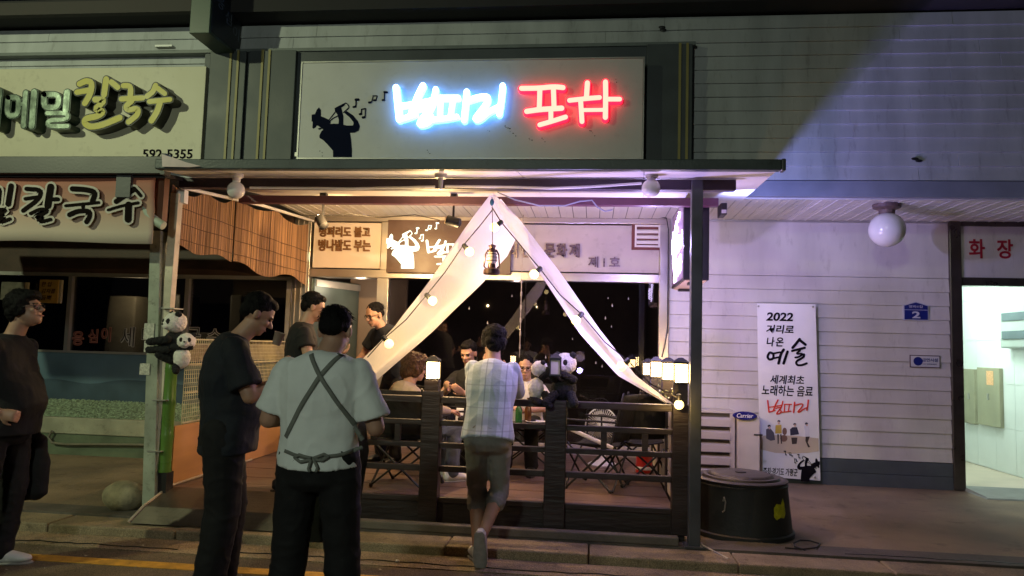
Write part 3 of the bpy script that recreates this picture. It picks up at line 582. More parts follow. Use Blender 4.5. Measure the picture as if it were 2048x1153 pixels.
# the emblem reuses the sign's drawing at its own size
def lf(x, y, d): return Vector(P(760+(x*.72+10)/8.87*1.0, 430+(y*1.0-75)/8.87*1.0, Y=LB)) if 0 else None
def emb(x, y, d):
    p = P(772+(x-140)*.1073, 468+(y-420)*.1095, Y=LB); return Vector((p.x, LB-d, p.z))
mb = MB(); logo(mb, emb, .006, 0, grow=-1); mb.build('lit_emblem', neonlogo, lb)
def emb2(x, y, d):
    p = P(851+(x-150)*.060, 478+(y-150)*.0465, Y=LB); return Vector((p.x, LB-d, p.z))
mb = MB(); k = 0
for s_, wd in STR_BYEONG: mb.stroke(s_, wd*.78, emb2, .006+k, 0); k += .0003
mb.build('lit_letters', neonlogo, lb)
def emb3(x, y, d):
    p = P(868+(x-150)*.060, 512+(y-210)*.042, Y=LB); return Vector((p.x, LB-d, p.z))
mb = MB()
for s_, wd in STR_PO+STR_CHA: mb.stroke(s_, wd*.9, emb3, .006+k, 0); k += .0003
mb.build('lit_letters', neonlogo, lb)
# noodle shop sign
NY = UW-.16; tl = P(0, 132, Y=NY); br_ = P(402, 334, Y=NY); tr_ = P(411, 133, Y=NY)
ns = thing('noodle_sign', 'weathered cream noodle shop sign with thick green and yellow raised hangul', 'sign', (-5.5, NY, 3.3))
MB().box(-8.9, (tr_.x+br_.x)/2, NY, UW-.0225, 3.28, tr_.z).build('sign_board', mat('cream_board', (.55, .52, .38), .5, .07, 2.5, .06, dirt=.2), ns, bevel=.004)
f = wallmap(0, 130, 4.876, NY)
silver = mat('green_silver_letters', (.40, .50, .40), .22, .12, 12, .04, metal=.75); gedge = mat('dark_green_edge', (.012, .035, .02), .4, .2, 6, 0)
yel = mat('mustard_letters', (.50, .44, .04), .45, .12, 8, .03); yedge = mat('dark_letter_edge', (.02, .02, .015), .5, .2, 6, 0)
S_I = [([(-95, 470), (-60, 370), (-20, 380), (-5, 470), (-30, 560), (-80, 555), (-95, 470)], 40), ([(95, 305), (78, 470), (62, 635)], 64)]
S_ME = [([(185, 365), (290, 362), (280, 535), (172, 540), (185, 365)], 44), ([(300, 430), (345, 426)], 36), ([(352, 318), (332, 635)], 44), ([(436, 312), (412, 640)], 54)]
S_MIL = [([(530, 335), (672, 335), (662, 462), (528, 462), (530, 335)], 48), ([(750, 315), (738, 485)], 56), ([(560, 515), (758, 515), (752, 575), (570, 582), (565, 640), (755, 640)], 38)]
S_KAL = [([(870, 235), (930, 205), (985, 218), (985, 290), (955, 365), (920, 420)], 56), ([(845, 315), (985, 292)], 52), ([(1125, 190), (1105, 340)], 56), ([(1175, 218), (1235, 268)], 54), ([(1020, 385), (1120, 388), (1010, 485), (1105, 495), (1050, 545), (930, 565), (915, 610), (970, 650), (1090, 630), (1255, 560)], 58)]
S_GUK = [([(1290, 252), (1350, 252), (1362, 300), (1355, 350)], 52), ([(1270, 380), (1475, 370)], 50), ([(1370, 400), (1310, 450), (1330, 490), (1430, 465), (1430, 530), (1340, 600)], 52)]
S_SU = [([(1598, 250), (1575, 310), (1515, 355)], 50), ([(1615, 275), (1685, 328)], 48), ([(1540, 405), (1735, 385)], 48), ([(1640, 420), (1615, 500), (1560, 588)], 56)]
for s_ in (S_I, S_ME, S_MIL): letters(s_, f, 'silver_letter', silver, gedge, ns, depth=.15, rim=22)
for s_ in (S_KAL, S_GUK, S_SU): letters(s_, f, 'yellow_letter', yel, yedge, ns, depth=.15, rim=24)
a = P(285, 318, Y=NY); b = P(386, 299, Y=NY); mb = MB(); text_mb(mb, '592-5355', 0, 0, b.x-a.x, b.z-a.z, front(a.x, NY, a.z), .004, 0, .02); mb.build('phone_number', blackink, ns)
MB().box(P(318, 120, Y=BW).x, P(352, 120, Y=BW).x, BW-.09, BW-.021, 4.585, 4.605).build('small_tube', whitep, ns)
# projecting sign top left
d0 = 6.70; a = P(378, 67, Y=d0); b = P(418, 67, Y=d0)
pj = thing('projecting_sign', 'dark green box sign projecting from the wall, cut by the top of the photo', 'sign', (a.x, d0, a.z))
MB().box(a.x, b.x, d0, UW-.025, a.z, a.z+1.5).build('sign_case', mat('green_case', (.055, .085, .06), .4, .2, 3, .05), pj, bevel=.006)
MB().box(b.x+.0005, b.x+.004, d0+.03, UW-.05, a.z+.03, a.z+1.47).build('side_face', mat('dark_blue_face', (.018, .024, .032), .35, .2, 3, 0), pj)
def sidef(X, Y0, Z0): return lambda x, y, d: Vector((X+d, Y0+x, Z0+y))
for k, ch in enumerate('응심이'):
    mb = MB(); text_mb(mb, ch, 0, 0, .13, .13, sidef(b.x+.004, d0+.12+k*.17, a.z+.33-k*.085), .003, 0, .0); mb.build('side_lettering', mat('dim_letter', (.10, .12, .16), .5, .1, 5, 0), pj)
# red banner of the noodle shop, hung in front of its awning
by = 5.38
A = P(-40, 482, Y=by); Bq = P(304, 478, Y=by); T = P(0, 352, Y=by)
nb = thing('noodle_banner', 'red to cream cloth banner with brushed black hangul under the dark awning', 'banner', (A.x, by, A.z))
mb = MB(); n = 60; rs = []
for i in range(n+1):
    X = A.x-1.2+(Bq.x-A.x+1.2)*i/n; col = []
    for j in range(7):
        t = j/6; z = A.z+(T.z-A.z)*t; col.append(Vector((X, by+.012*math.sin(X*3+t*2)+.008*noise.noise(Vector((X*2, t*2, 0)))+(.01 if j == 3 else 0), z+.006*math.sin(X*4)*(1-t))))
    rs.append(col)
vs = [v for c in rs for v in c]; mb.add(vs, [(i*7+j, (i+1)*7+j, (i+1)*7+j+1, i*7+j+1) for i in range(n) for j in range(6)])
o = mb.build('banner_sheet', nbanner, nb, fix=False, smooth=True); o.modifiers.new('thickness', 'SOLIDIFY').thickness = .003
f0 = wallmap(0, 350, 6.024, by)
NB = [[([(-50, 180), (30, 172), (10, 350)], 56), ([(165, 145), (130, 360)], 66), ([(-20, 430), (120, 425), (20, 490), (60, 520), (30, 585), (150, 540)], 44)],
 [([(350, 178), (530, 190), (500, 300), (310, 440)], 52), ([(335, 298), (500, 275)], 42), ([(640, 155), (605, 380)], 82), ([(660, 305), (725, 302)], 48), ([(400, 475), (510, 420), (600, 425), (590, 460), (450, 530), (520, 520), (510, 580), (640, 545)], 40)],
 [([(900, 178), (1050, 185), (1180, 215), (1140, 330)], 62), ([(820, 382), (1215, 342)], 36), ([(1030, 360), (1028, 400)], 40), ([(865, 490), (960, 445), (1105, 440), (1110, 510), (1070, 575)], 56)],
 [([(1640, 180), (1560, 240), (1425, 330)], 60), ([(1660, 190), (1720, 260)], 40), ([(1330, 432), (1480, 385), (1690, 345)], 34), ([(1575, 370), (1568, 545)], 80)]]
halo = mat('halo_print', (.50, .46, .40), .7, .1, 5, 0)
for s_ in NB:
    mh = MB(); mk = MB(); k = 0
    for p, wd in s_: mh.stroke(p, wd+52, f0, .024+k*.3, .020); mk.stroke(p, wd, f0, .028+k, .0245); k += .0004
    h = mh.build('letter_halo', halo, nb); mk.build('brushed_letter', mat('banner_ink', (.010, .007, .006), .9, .1, 5, 0, spec=.05), h)
# lightbox sign by the right post, seen edge-on, letters face left
LX = .78; y0, y1 = 6.62, 7.60
a = P(1362, 408, Y=y0+.1); b = P(1362, 560, Y=y0)
ls = thing('side_lightbox', 'black box sign hung beside the right post with violet white letters on its left face', 'sign', (LX, y0, 2.1))
zt, zb = 2.88, P(1365, 560, Y=6.62).z
MB().box(LX, LX+.22, y0, y1, zb, zt).build('sign_case', mat('black_case', (.015, .014, .02), .35, .2, 5, 0), ls, bevel=.004)
MB().box(LX-.004, LX-.0005, y0+.02, y1-.02, zb+.02, zt-.02).build('side_face', mat('mauve_face', (.16, .11, .15), .3, .1, 5, 0), ls)
MB().box(LX+.02, LX+.20, y0+.02, y1-.02, zb-.012, zb-.0005).build('bottom_panel', mat('peach_panel', (.62, .45, .32), .4, .1, 5, 0), ls)
MB().box(LX+.05, LX+.16, y0+.06, y0+.16, zb-.035, zb-.0125).box(LX+.05, LX+.16, y1-.2, y1-.1, zb-.035, zb-.0125).build('bracket', blackp, ls)
MB().box(LX+.08, LX+.12, y0+.1, y0+.14, zt, 2.91).box(LX+.08, LX+.12, y1-.14, y1-.1, zt, 3.04).build('hanger', blackp, ls)
def sl(x, y, d): return Vector((LX-.004-d, y1-.05-(x-140)/640*.50, zb+.56-(y-420)/640*.53))
mb = MB(); logo(mb, sl, .004, 0, False); mb.build('lit_emblem', neonv, ls)
def sl2(x, y, d): return Vector((LX-.004-d, y1-.50-(x-150)/1800*.42, zb+.46-(y-150)/700*.17))
def sl3(x, y, d): return Vector((LX-.004-d, y1-.50-(x-150)/1800*.42, zb+.24-(y-150)/700*.17))
def sl4(x, y, d): return Vector((LX-.004-d, y1-.40-(x-680)/450*.30, zb+.66-(y-215)/330*.16))
mb = MB(); k = 0
for s_, wd in STR_BYEONG: mb.stroke(s_, wd, sl2, .004+k, 0); k += .0002
for s_, wd in STR_PO+STR_CHA: mb.stroke(s_, wd, sl3, .004+k, 0); k += .0002
for s_, wd in note_polys: mb.stroke(s_, wd, sl4, .004+k, 0); k += .0002
mb.build('lit_letters', neonv, ls)
lamp('side_sign_glow', 'POINT', (LX-.25, 6.9, 2.5), 26, (.52, .42, 1), 0)
# vertical art banner on the right wall
VY = W-.11
vb = thing('art_banner', 'tall white banner with black brushed hangul, small band and drinking man print', 'banner', (2.15, VY, .15))
c4 = [P(x, y, Y=VY) for x, y in ((1514, 607), (1631, 609), (1641, 962), (1520, 953))]
mb = MB(); n = 12; vs = []
for i in range(n+1):
    for j in range(5):
        t = i/n; s = j/4; p = (c4[0].lerp(c4[1], s)).lerp(c4[3].lerp(c4[2], s), t); vs.append(p+Vector((0, .003*math.sin(t*5+s*2)+.002, 0)))
mb.add(vs, [(i*5+j, i*5+j+1, (i+1)*5+j+1, (i+1)*5+j) for i in range(n) for j in range(4)])
o = mb.build('banner_sheet', paperm, vb); o.modifiers.new('thickness', 'SOLIDIFY').thickness = .002
fv = lambda ox, oy, sc: (lambda x, y, d: (lambda p: Vector((p.x, VY-.004-d, p.z)))(P(ox+x/sc, oy+y/sc, Y=VY-.004)))
mb = MB()
for x, y in ((1517, 613), (1626, 614), (1630, 955), (1523, 945)): mb.lathe(P(x, y, Y=VY-.012), [(.004, -.004), (.011, -.004), (.011, .006), (.004, .006)], 10, (0, 1, 0))
mb.build('grommet', alu, vb)
def vtext(txt, x0, y0, x1, y1, m, weight=.02, shear=.15, sp=1.0):
    A = P(x0, y1, Y=VY-.004); Bq = P(x1, y0, Y=VY-.004); mb = MB(); text_mb(mb, txt, 0, 0, Bq.x-A.x, Bq.z-A.z, front(A.x, VY-.004, A.z), .002, 0, weight, shear, sp); mb.build('printed_text', m, vb)
vtext('2022', 1532, 626, 1586, 642, blackink, .03); vtext('거리로', 1532, 651, 1587, 667, blackink, .022); vtext('나온', 1533, 675, 1567, 693, blackink, .022, .15, 1.3)
vtext('세계최초', 1540, 752, 1608, 768, blackink, .018); vtext('노래하는 음료', 1523, 773, 1625, 791, blackink, .018); vtext('주최:경기도 가평군', 1526, 938, 1595, 950, blackink, .016)
BRUSH = [([(295, 690), (250, 670), (220, 730), (245, 770), (300, 755), (300, 690)], 30), ([(290, 690), (385, 672)], 24), ([(300, 750), (375, 735)], 24), ([(430, 640), (395, 690), (365, 815)], 34), ([(480, 665), (430, 815)], 34),
 ([(635, 505), (600, 550), (545, 615)], (34)), ([(640, 520), (710, 575)], 34), ([(540, 655), (700, 615)], 30), ([(640, 650), (585, 695), (690, 690), (620, 735), (580, 740)], 24), ([(690, 700), (690, 735), (585, 790), (600, 838), (660, 840), (725, 815)], 28)]
mb = MB(); k = 0; f = fv(1500, 600, 6.407)
for p, wd in BRUSH: mb.stroke(p, wd, f, .002+k, 0); k += .0003
mb.build('brushed_letter', blackink, vb)
mb = MB(); f = lambda x, y, d: fv(1533, 798, 1)( (x-150)*.0485, (y-150)*.0455, d)
for p, wd in STR_BYEONG: mb.stroke(p, wd*.6, f, .002+k, 0); k += .0003
mb.build('red_letter', redink, vb)
f = fv(1500, 780, 6.07)
def flat(polys, name, m, d=.002):
    mb = MB()
    for p in polys: mb.prism(p, f, d, 0)
    mb.build(name, m, vb)
flat([[(95, 560), (300, 550), (560, 560), (830, 590), (835, 745), (700, 765), (500, 775), (300, 765), (100, 715)]], 'printed_floor', mat('print_sand', (.55, .46, .34), .6, .05, 5, 0), .001)
ell = lambda cx, cy, rx, ry: [(cx+rx*math.cos(t), cy+ry*math.sin(t)) for t in [2*math.pi*i/12 for i in range(12)]]
flat([[(195, 480), (240, 460), (290, 520), (305, 610), (250, 620), (195, 590)]], 'printed_figure', mat('print_grey', (.09, .08, .10), .6, .1, 5, 0))
flat([[(310, 430), (380, 425), (385, 530), (305, 530)]], 'printed_figure', mat('print_yellow', (.55, .38, .06), .6, .1, 5, 0), .003)
flat([ell(410, 590, 45, 42), ell(420, 505, 28, 45)], 'printed_figure', mat('print_brown', (.20, .11, .08), .6, .1, 5, 0), .002)
flat([[(485, 480), (515, 455), (570, 455), (595, 540), (490, 555)], ell(543, 418, 18, 14), ell(350, 382, 18, 14), ell(232, 440, 20, 16), ell(685, 412, 18, 16)], 'printed_figure', mat('print_navy', (.03, .03, .06), .6, .1, 5, 0), .003)
flat([[(500, 580), (575, 580), (565, 655), (510, 660)], [(675, 570), (725, 568), (700, 640), (730, 695), (705, 700), (672, 620)], [(330, 540), (350, 540), (348, 655), (335, 655)], [(365, 540), (382, 540), (388, 655), (375, 655)]], 'printed_figure', mat('print_dark', (.05, .035, .03), .6, .1, 5, 0), .0035)
flat([[(655, 440), (690, 425), (712, 450), (720, 568), (675, 568)]], 'printed_figure', mat('print_pale', (.62, .64, .72), .6, .05, 5, 0), .004)
flat([ell(348, 402, 13, 18), ell(235, 462, 14, 18), ell(545, 434, 14, 14), ell(690, 430, 12, 12)], 'printed_figure', mat('print_skin', (.60, .42, .34), .6, .05, 5, 0), .0045)
# mirrored emblem at the banner's lower right corner
def fm(x, y, d):
    p = P(1500+(845-(x-150)*.445)/6.07, 780+(830+(y-420)*.44)/6.07, Y=VY-.004); return Vector((p.x, VY-.004-d, p.z))
mb = MB(); logo(mb, fm, .003, 0); mb.build('printed_emblem', blackink, vb)
# wall signs
def plate(name, label, pts, m, m2):
    t = thing(name, label, 'sign', (pts[0].x, W-.03, pts[2].z)); return t
A = P(1807, 641, Y=W-.03); Bq = P(1857, 604, Y=W-.03); wd = Bq.x-A.x; hh = Bq.z-A.z
nt_ = thing('house_number_plate', 'small blue house shaped address plate with number 2 on the right wall', 'sign', (A.x, W-.03, A.z)); f = front(A.x, W-.03, A.z)
outl = [(0, 0), (wd, 0), (wd, hh*.80), (wd*.5, hh), (0, hh*.80)]; c = Vector((wd/2, hh*.48))
MB().prism(outl, f, 0, -.02).build('plate_rim', mat('pale_rim', (.42, .43, .5), .4, .05, 5, 0), nt_)
sh = [(c.x+(x-c.x)*.92, c.y+(y-c.y)*.90) for x, y in outl]; MB().prism(sh, f, .003, 0).build('plate_face', mat('plate_blue', (.012, .02, .16), .35, .1, 5, 0), nt_)
mb = MB(); text_mb(mb, '2', wd*.34, hh*.12, wd*.32, hh*.36, f, .006, .003, .03); text_mb(mb, '명하1길', wd*.22, hh*.66, wd*.54, hh*.14, f, .006, .003, .0); mb.box(A.x+wd*.04, A.x+wd*.96, W-.036, W-.033, A.z+hh*.545, A.z+hh*.565); mb.build('plate_text', mat('plate_white', (.5, .5, .58), .4, .05, 5, 0), nt_)
A = P(1820, 735, Y=W-.03); Bq = P(1880, 712, Y=W-.03); wd = Bq.x-A.x; hh = Bq.z-A.z
ns_ = thing('no_smoking_plate', 'small white plate with round blue symbol below the blue address plate', 'sign', (A.x, W-.03, A.z)); f = front(A.x, W-.03, A.z)
MB().box(A.x, Bq.x, W-.03, W-.0225, A.z, Bq.z).build('plate_rim', mat('maroon_rim', (.06, .02, .03), .4, .05, 5, 0), ns_)
MB().box(A.x+.008, Bq.x-.008, W-.034, W-.0305, A.z+.008, Bq.z-.008).build('plate_face', mat('plate_pale', (.5, .5, .52), .4, .05, 5, 0), ns_)
mb = MB(); text_mb(mb, '금연시설', wd*.40, hh*.48, wd*.52, hh*.30, f, .007, .004, .01); text_mb(mb, 'NO SMOKING', wd*.42, hh*.26, wd*.46, hh*.08, f, .007, .004, 0)
mb.lathe(P(1836, 723, Y=W-.034), [(.034, -.003), (.048, -.003), (.048, .0005), (.034, .0005)], 20, (0, 1, 0)).build('plate_symbol', mat('plate_blue', (.012, .02, .16)), ns_)
# ================================================================ CANOPY AND PATIO
CF = 5.25
cz = lambda y: 2.79+(y-CF)*.098
cn = thing('canopy', 'flat patio canopy with white underside, dark fascia gutter and dark cross beams', 'canopy', (-1.1, CF, 2.8))
XL, XRf, XRb = -3.29, 1.245, 1.40; yb = BW-.052
nP = 5
for i in range(nP):   # underside panels
    a0, a1 = i/nP, (i+1)/nP; g = .003
    xf0, xf1 = XL+(XRf-XL)*a0+g, XL+(XRf-XL)*a1-g; xb0, xb1 = XL+(XRb-XL)*a0+g, XL+(XRb-XL)*a1-g
    MB().hexa([Vector(v) for v in ((xf0, CF, cz(CF)), (xf1, CF, cz(CF)), (xb1, yb, cz(yb)), (xb0, yb, cz(yb)), (xf0, CF, cz(CF)+.03), (xf1, CF, cz(CF)+.03), (xb1, yb, cz(yb)+.03), (xb0, yb, cz(yb)+.03))]).build('soffit_panel', canopy_white, cn)
MB().hexa([Vector(v) for v in ((XL, CF, cz(CF)+.031), (XRf, CF, cz(CF)+.031), (XRb, yb, cz(yb)+.031), (XL, yb, cz(yb)+.031), (XL, CF, cz(CF)+.06), (XRf, CF, cz(CF)+.06), (XRb, yb, cz(yb)+.06), (XL, yb, cz(yb)+.06))]).build('canopy_top', postm, cn)
MB().box(XL-.02, XRf+.02, CF-.07, CF-.001, cz(CF)-.004, cz(CF)+.072).build('fascia_gutter', mat('green_grey_gutter', (.055, .070, .070), .45, .25, 5, .2, dirt=.5), cn, bevel=.008)
MB().box(XRf+.02, XRf+.05, CF-.074, CF+.005, cz(CF)-.008, cz(CF)+.076).build('gutter_end_cap', postm, cn, bevel=.008)
MB().box(-3.36, 1.04, 5.60, 5.68, 2.735, 2.815).build('front_beam', beamm, cn, bevel=.004)
MB().box(-3.30, 1.06, 6.50, 6.58, 2.79, 2.86).build('middle_beam', mat('maroon_beam', (.09, .03, .055), .5, .2, 5, .05), cn, bevel=.004)
MB().tube([P(x, y, Y=5.585) for x, y in ((500, 376), (640, 377), (700, 378), (870, 374))], .010).build('conduit', whitep, cn, smooth=True)
MB().tube([P(x, y, Y=5.585) for x, y in ((890, 373), (1035, 375), (1100, 377), (1180, 374), (1283, 367))], .010).build('conduit', whitep, cn, smooth=True)
MB().prism([(324, 309), (350, 317), (372, 325), (402, 333), (380, 335), (325, 334)], lambda x, y, d: Vector((P(x, y, Y=5.17).x, 5.17-d, P(x, y, Y=5.17).z)), .004, 0).build('flashing', mat('pale_flashing', (.55, .42, .42), .4, .15, 6, 0), cn)
# posts
rp = thing('canopy_post', 'dark square steel post at the right end of the canopy beside the black tub', 'post', (.76, 5.62, GZ))
a = P(1381, 700, Y=5.55).x; b = P(1404, 700, Y=5.55).x
MB().box(a, b, 5.55, 5.599, GZ+.013, 2.80).box(a, b, 5.599, 5.64, GZ+.013, 2.734).build('post_shaft', postm, rp, bevel=.005)
MB().box(a-.03, b+.03, 5.52, 5.67, GZ+.008, GZ+.02).build('foot_plate', postm, rp)
lp = thing('left_post', 'weathered pale green post with flyers at the left corner of the patio', 'post', (-3.5, 5.62, GZ))
a = P(286, 1028, Y=5.62); b = P(300, 600, Y=5.62); c = P(306, 455, Y=5.62)
MB().hexa([Vector(v) for v in ((a.x, 5.60, GZ+.013), (a.x+.105, 5.60, GZ+.013), (a.x+.105, 5.72, GZ+.013), (a.x, 5.72, GZ+.013), (c.x-.01, 5.60, 2.38), (c.x+.080, 5.60, 2.38), (c.x+.080, 5.72, 2.38), (c.x-.01, 5.72, 2.38))]).build('post_shaft', greenish, lp, bevel=.005)
for z in (1.75, 1.02, .62): MB().box(a.x-.008+z*.035, a.x+.112+z*.03, 5.592, 5.728, z, z+.008).build('strap', alu, lp)
MB().hexa([Vector((P(x, y, Y=5.63).x, yy, P(x, y, Y=5.63).z)) for y, x0, x1 in ((930, 301, 315), (386, 341, 358)) for x, yy in ((x0, 5.63), (x1, 5.63), (x1, 5.70), (x0, 5.70))]).build('side_channel', mat('cream_channel', (.55, .50, .38), .5, .2, 6, .1, dirt=.4), lp, bevel=.004)
mb = MB(); mb.box(c.x+.0, c.x+.085, 5.592, 5.5995, 1.50, 1.63).box(c.x-.015, c.x+.07, 5.592, 5.5995, 1.22, 1.31).box(c.x+.01, c.x+.09, 5.592, 5.5995, 1.40, 1.49); mb.build('flyer', mat('flyer_paper', (.48, .47, .40), .6, .35, 70, 0), lp)
dp = thing('downpipe', 'pale green downpipe with elbow at the corner where the two awnings meet', 'pipe', (-3.4, 5.5, 2.4))
MB().tube([P(x, y, Y=5.42) for x, y in ((289, 345), (290, 380), (289, 408), (296, 430), (318, 447), (327, 452))], .035, 10).build('elbow_pipe', mat('pale_green_pipe', (.36, .42, .34), .45, .25, 8, .1, dirt=.3), dp, smooth=True)
MB().box(P(268, 0, Y=5.40).x, P(296, 0, Y=5.40).x, 5.34, 5.39, P(0, 396, Y=5.4).z, P(0, 352, Y=5.4).z).build('pipe_collar', postm, dp)
MB().box(P(303, 350, Y=5.45).x, P(333, 350, Y=5.45).x, 5.43, 5.50, P(310, 442, Y=5.45).z, P(310, 352, Y=5.45).z).build('corner_board', mat('brown_board', (.16, .07, .035), .5, .3, 8, .1, stretch=(1, 1, .2)), dp)
# dark awning fascia of the noodle shop
na = thing('noodle_awning', 'dark grey awning edge of the noodle shop above its banner', 'awning', (-4.5, 5.3, 2.8))
a = P(100, 308, Y=5.3); b = P(322, 350, Y=5.3)
MB().box(-7.5, b.x, 5.3, 5.36, b.z+.01, a.z-.02).build('fascia', mat('dark_fascia', (.035, .037, .037), .4, .2, 3, .05), na, bevel=.004)
MB().box(b.x+.001, b.x+.035, 5.285, 5.37, b.z-.0, a.z+.0).build('end_cap', postm, na)
MB().hexa([Vector(v) for v in ((-7.5, 5.361, 2.76), (b.x, 5.361, 2.76), (b.x, BW-.01, 3.0), (-7.5, BW-.01, 3.0), (-7.5, 5.361, 2.79), (b.x, 5.361, 2.79), (b.x, BW-.01, 3.03), (-7.5, BW-.01, 3.03))]).build('awning_roof', roofm, na)
# reed blind along the left side
bl_ = thing('reed_blind', 'orange brown reed blind in two sections hung along the left side of the patio', 'blind', (-3.44, 7, 2.4))
for s0, s1 in ((5.66, 6.72), (6.76, 8.55)):
    mb = MB(); y = s0; k = 0
    while y < s1:
        t = (y-s0)/(s1-s0); top = cz(min(y, 7.3))-.06-.07*math.sin(math.pi*((t*2) % 1)); bot = 2.24+.02*math.sin(t*9+s0)+(.03 if s0 < 6 else -.01)+.03*math.cos(t*6.28*1.5); x = -3.44+.009*math.sin(y*11)+random.uniform(-.002, .002)
        mb.bar((x, y, bot), (x, y, top), .007, .0075, up=(0, 1, 0)); y += .0095; k += 1
    tag(mb.build('reed_panel', reed, bl_), kind='stuff')
    for zz in (2.34, 2.47, 2.60): MB().tube([(-3.432+.009*math.sin((s0+(s1-s0)*q/30)*11), s0+(s1-s0)*q/30, zz) for q in range(31)], .0035, 5).build('binding_thread', mat('thread_dark', (.10, .05, .025), .8, .2, 20, 0), bl_)
MB().tube([(-3.40, 5.7, 2.76), (-3.40, 7.2, 2.90), (-3.40, 8.6, 2.98)], .016).build('hanging_rail', whitep, bl_, smooth=True)
MB().box(-3.41, -3.34, 5.66, 5.72, 2.62, 2.73).build('rail_bracket', whitep, bl_)
# ---- ceiling lamps (unlit globes)
def globe(px, py, Y, r, zc, label, rusty=False):
    c = P(px, py, Y=Y); t = thing('globe_lamp', label, 'lamp', c, group='white globe lamps')
    MB().ball(c, r, 24, 16).build('glass_globe', milk, t, smooth=True)
    MB().lathe(Vector((c.x, c.y, c.z+r*.82)), [(r*.42, 0), (r*.45, (zc-c.z-r*.82)*.5), (r*.75, (zc-c.z-r*.82)*.7), (r*.78, zc-c.z-r*.82)], 16).build('lamp_base', mat('rusty_base', (.12, .08, .07), .6, .3, 40, .3) if rusty else whitep, t, smooth=True)
globe(472, 381, 5.45, .068, cz(5.45), 'unlit white globe lamp under the canopy near its left end'); globe(1302, 377, 5.45, .068, cz(5.45), 'unlit white globe lamp under the canopy near its right end')
globe(1774, 460, 7.7, .172, 3.05, 'large unlit white globe lamp on rusty base under the right soffit', True)
t = thing('ceiling_fixture', 'small grey tube shaped fixture under the middle of the canopy', 'lamp', P(881, 380, Y=5.42))
c = P(881, 372, Y=5.42); MB().lathe((c.x, c.y, cz(5.42)-.001), [(.05, 0), (.045, -.03), (.02, -.035), (.016, -.11), (.012, -.115)], 14).build('fixture_body', alu, t, smooth=True)
def spot(px, py, ex, ey, Y, lab, target, lit):
    c = P(px, py, Y=Y); e = P(ex, ey, Y=Y); t = thing('spotlight', lab, 'lamp', c, group='black track spotlights')
    d = (e-c).normalized(); h = Vector((c.x, c.y, c.z)); d = (d+Vector((0, -.35 if lit else .1, 0))).normalized()
    mid = c+(e-c)*.5; ln = (e-c).length
    MB().lathe(c, [(.044, 0), (.048, .008), (.048, ln*.95), (.04, ln), (.012, ln+.01)], 16, d).build('lamp_barrel', blackp, t, smooth=True)
    m2 = MB(); 
    for k in range(5):
        a = k*2*math.pi/5; u = d.orthogonal().normalized(); v = d.cross(u); m2.ball(c-d*.004+(u*math.cos(a)+v*math.sin(a))*.026, .012, 8, 6)
    m2.build('led_lens', mat('led_on', (1, 1, 1), .5, 0, 5, 0, emit=(1, .85, .65), es=10) if lit else mat('led_side', (.6, .45, .3), .5, 0, 5, 0), t)
    top = cz(Y) if Y < 7.2 else 3.05
    MB().bar(mid, Vector((mid.x, mid.y, top-.02)), .018, .018).box(mid.x-.03, mid.x+.03, mid.y-.03, mid.y+.03, top-.03, top-.002).build('bracket', blackp, t)
    return c
spot(638, 436, 652, 456, 6.75, 'black spotlight pointing at the street above the left name panel', None, True)
spot(893, 440, 920, 447, 6.75, 'black spotlight turned sideways above the glowing emblem', None, False)
lamp('track_spot_light', 'SPOT', (-2.35, 6.55, 2.72), 150, (1, .62, .26), .04, (-3.0, 8.6, 2.2), 110, .8)
lamp('track_spot_light', 'SPOT', (-1.25, 6.75, 2.70), 60, (1, .68, .32), .04, (-1.8, 8.6, 1.9), 115, .8)
lamp('ceiling_glow', 'SPOT', (-1.35, 6.2, 2.35), 34, (1, .80, .32), .10, (-1.35, 6.1, 2.9), 120, .6)
lamp('patio_fill_light', 'POINT', (-1.5, 6.9, 2.1), 84, (1, .62, .27), 0)  # added warm fill that brightens the terrace, hangs free without a fitting
# cables
def cable(name, lab, pts, r, m=wirem, par=None, cat='cable'):
    o = MB().tube(pts, r, 6).build(name, m, par, smooth=True)
    if par is None: tag(o, lab, cat)
    return o
cable('cable', 'pale blue cable sagging from the tent top under the canopy to the right', [P(x, y, Y=6.3) for x, y in ((995, 385), (1030, 400), (1080, 412), (1130, 412), (1160, 403), (1184, 401), (1195, 415), (1210, 423), (1225, 420))], .006, mat('pale_cable', (.22, .24, .32), .5, .1, 5, 0))
cable('cable', 'black cable running down the right edge of the bar window', [P(x, y, Y=8.55) for x, y in ((1260, 418), (1300, 430), (1333, 437), (1337, 460), (1336, 560), (1335, 660), (1330, 690), (1324, 715))], .006)
cable('cable', 'thin black cable looped under the canopy above the left name panel', [P(x, y, Y=7.0) for x, y in ((600, 430), (640, 432), (700, 428), (760, 436), (830, 430), (880, 441))], .004)
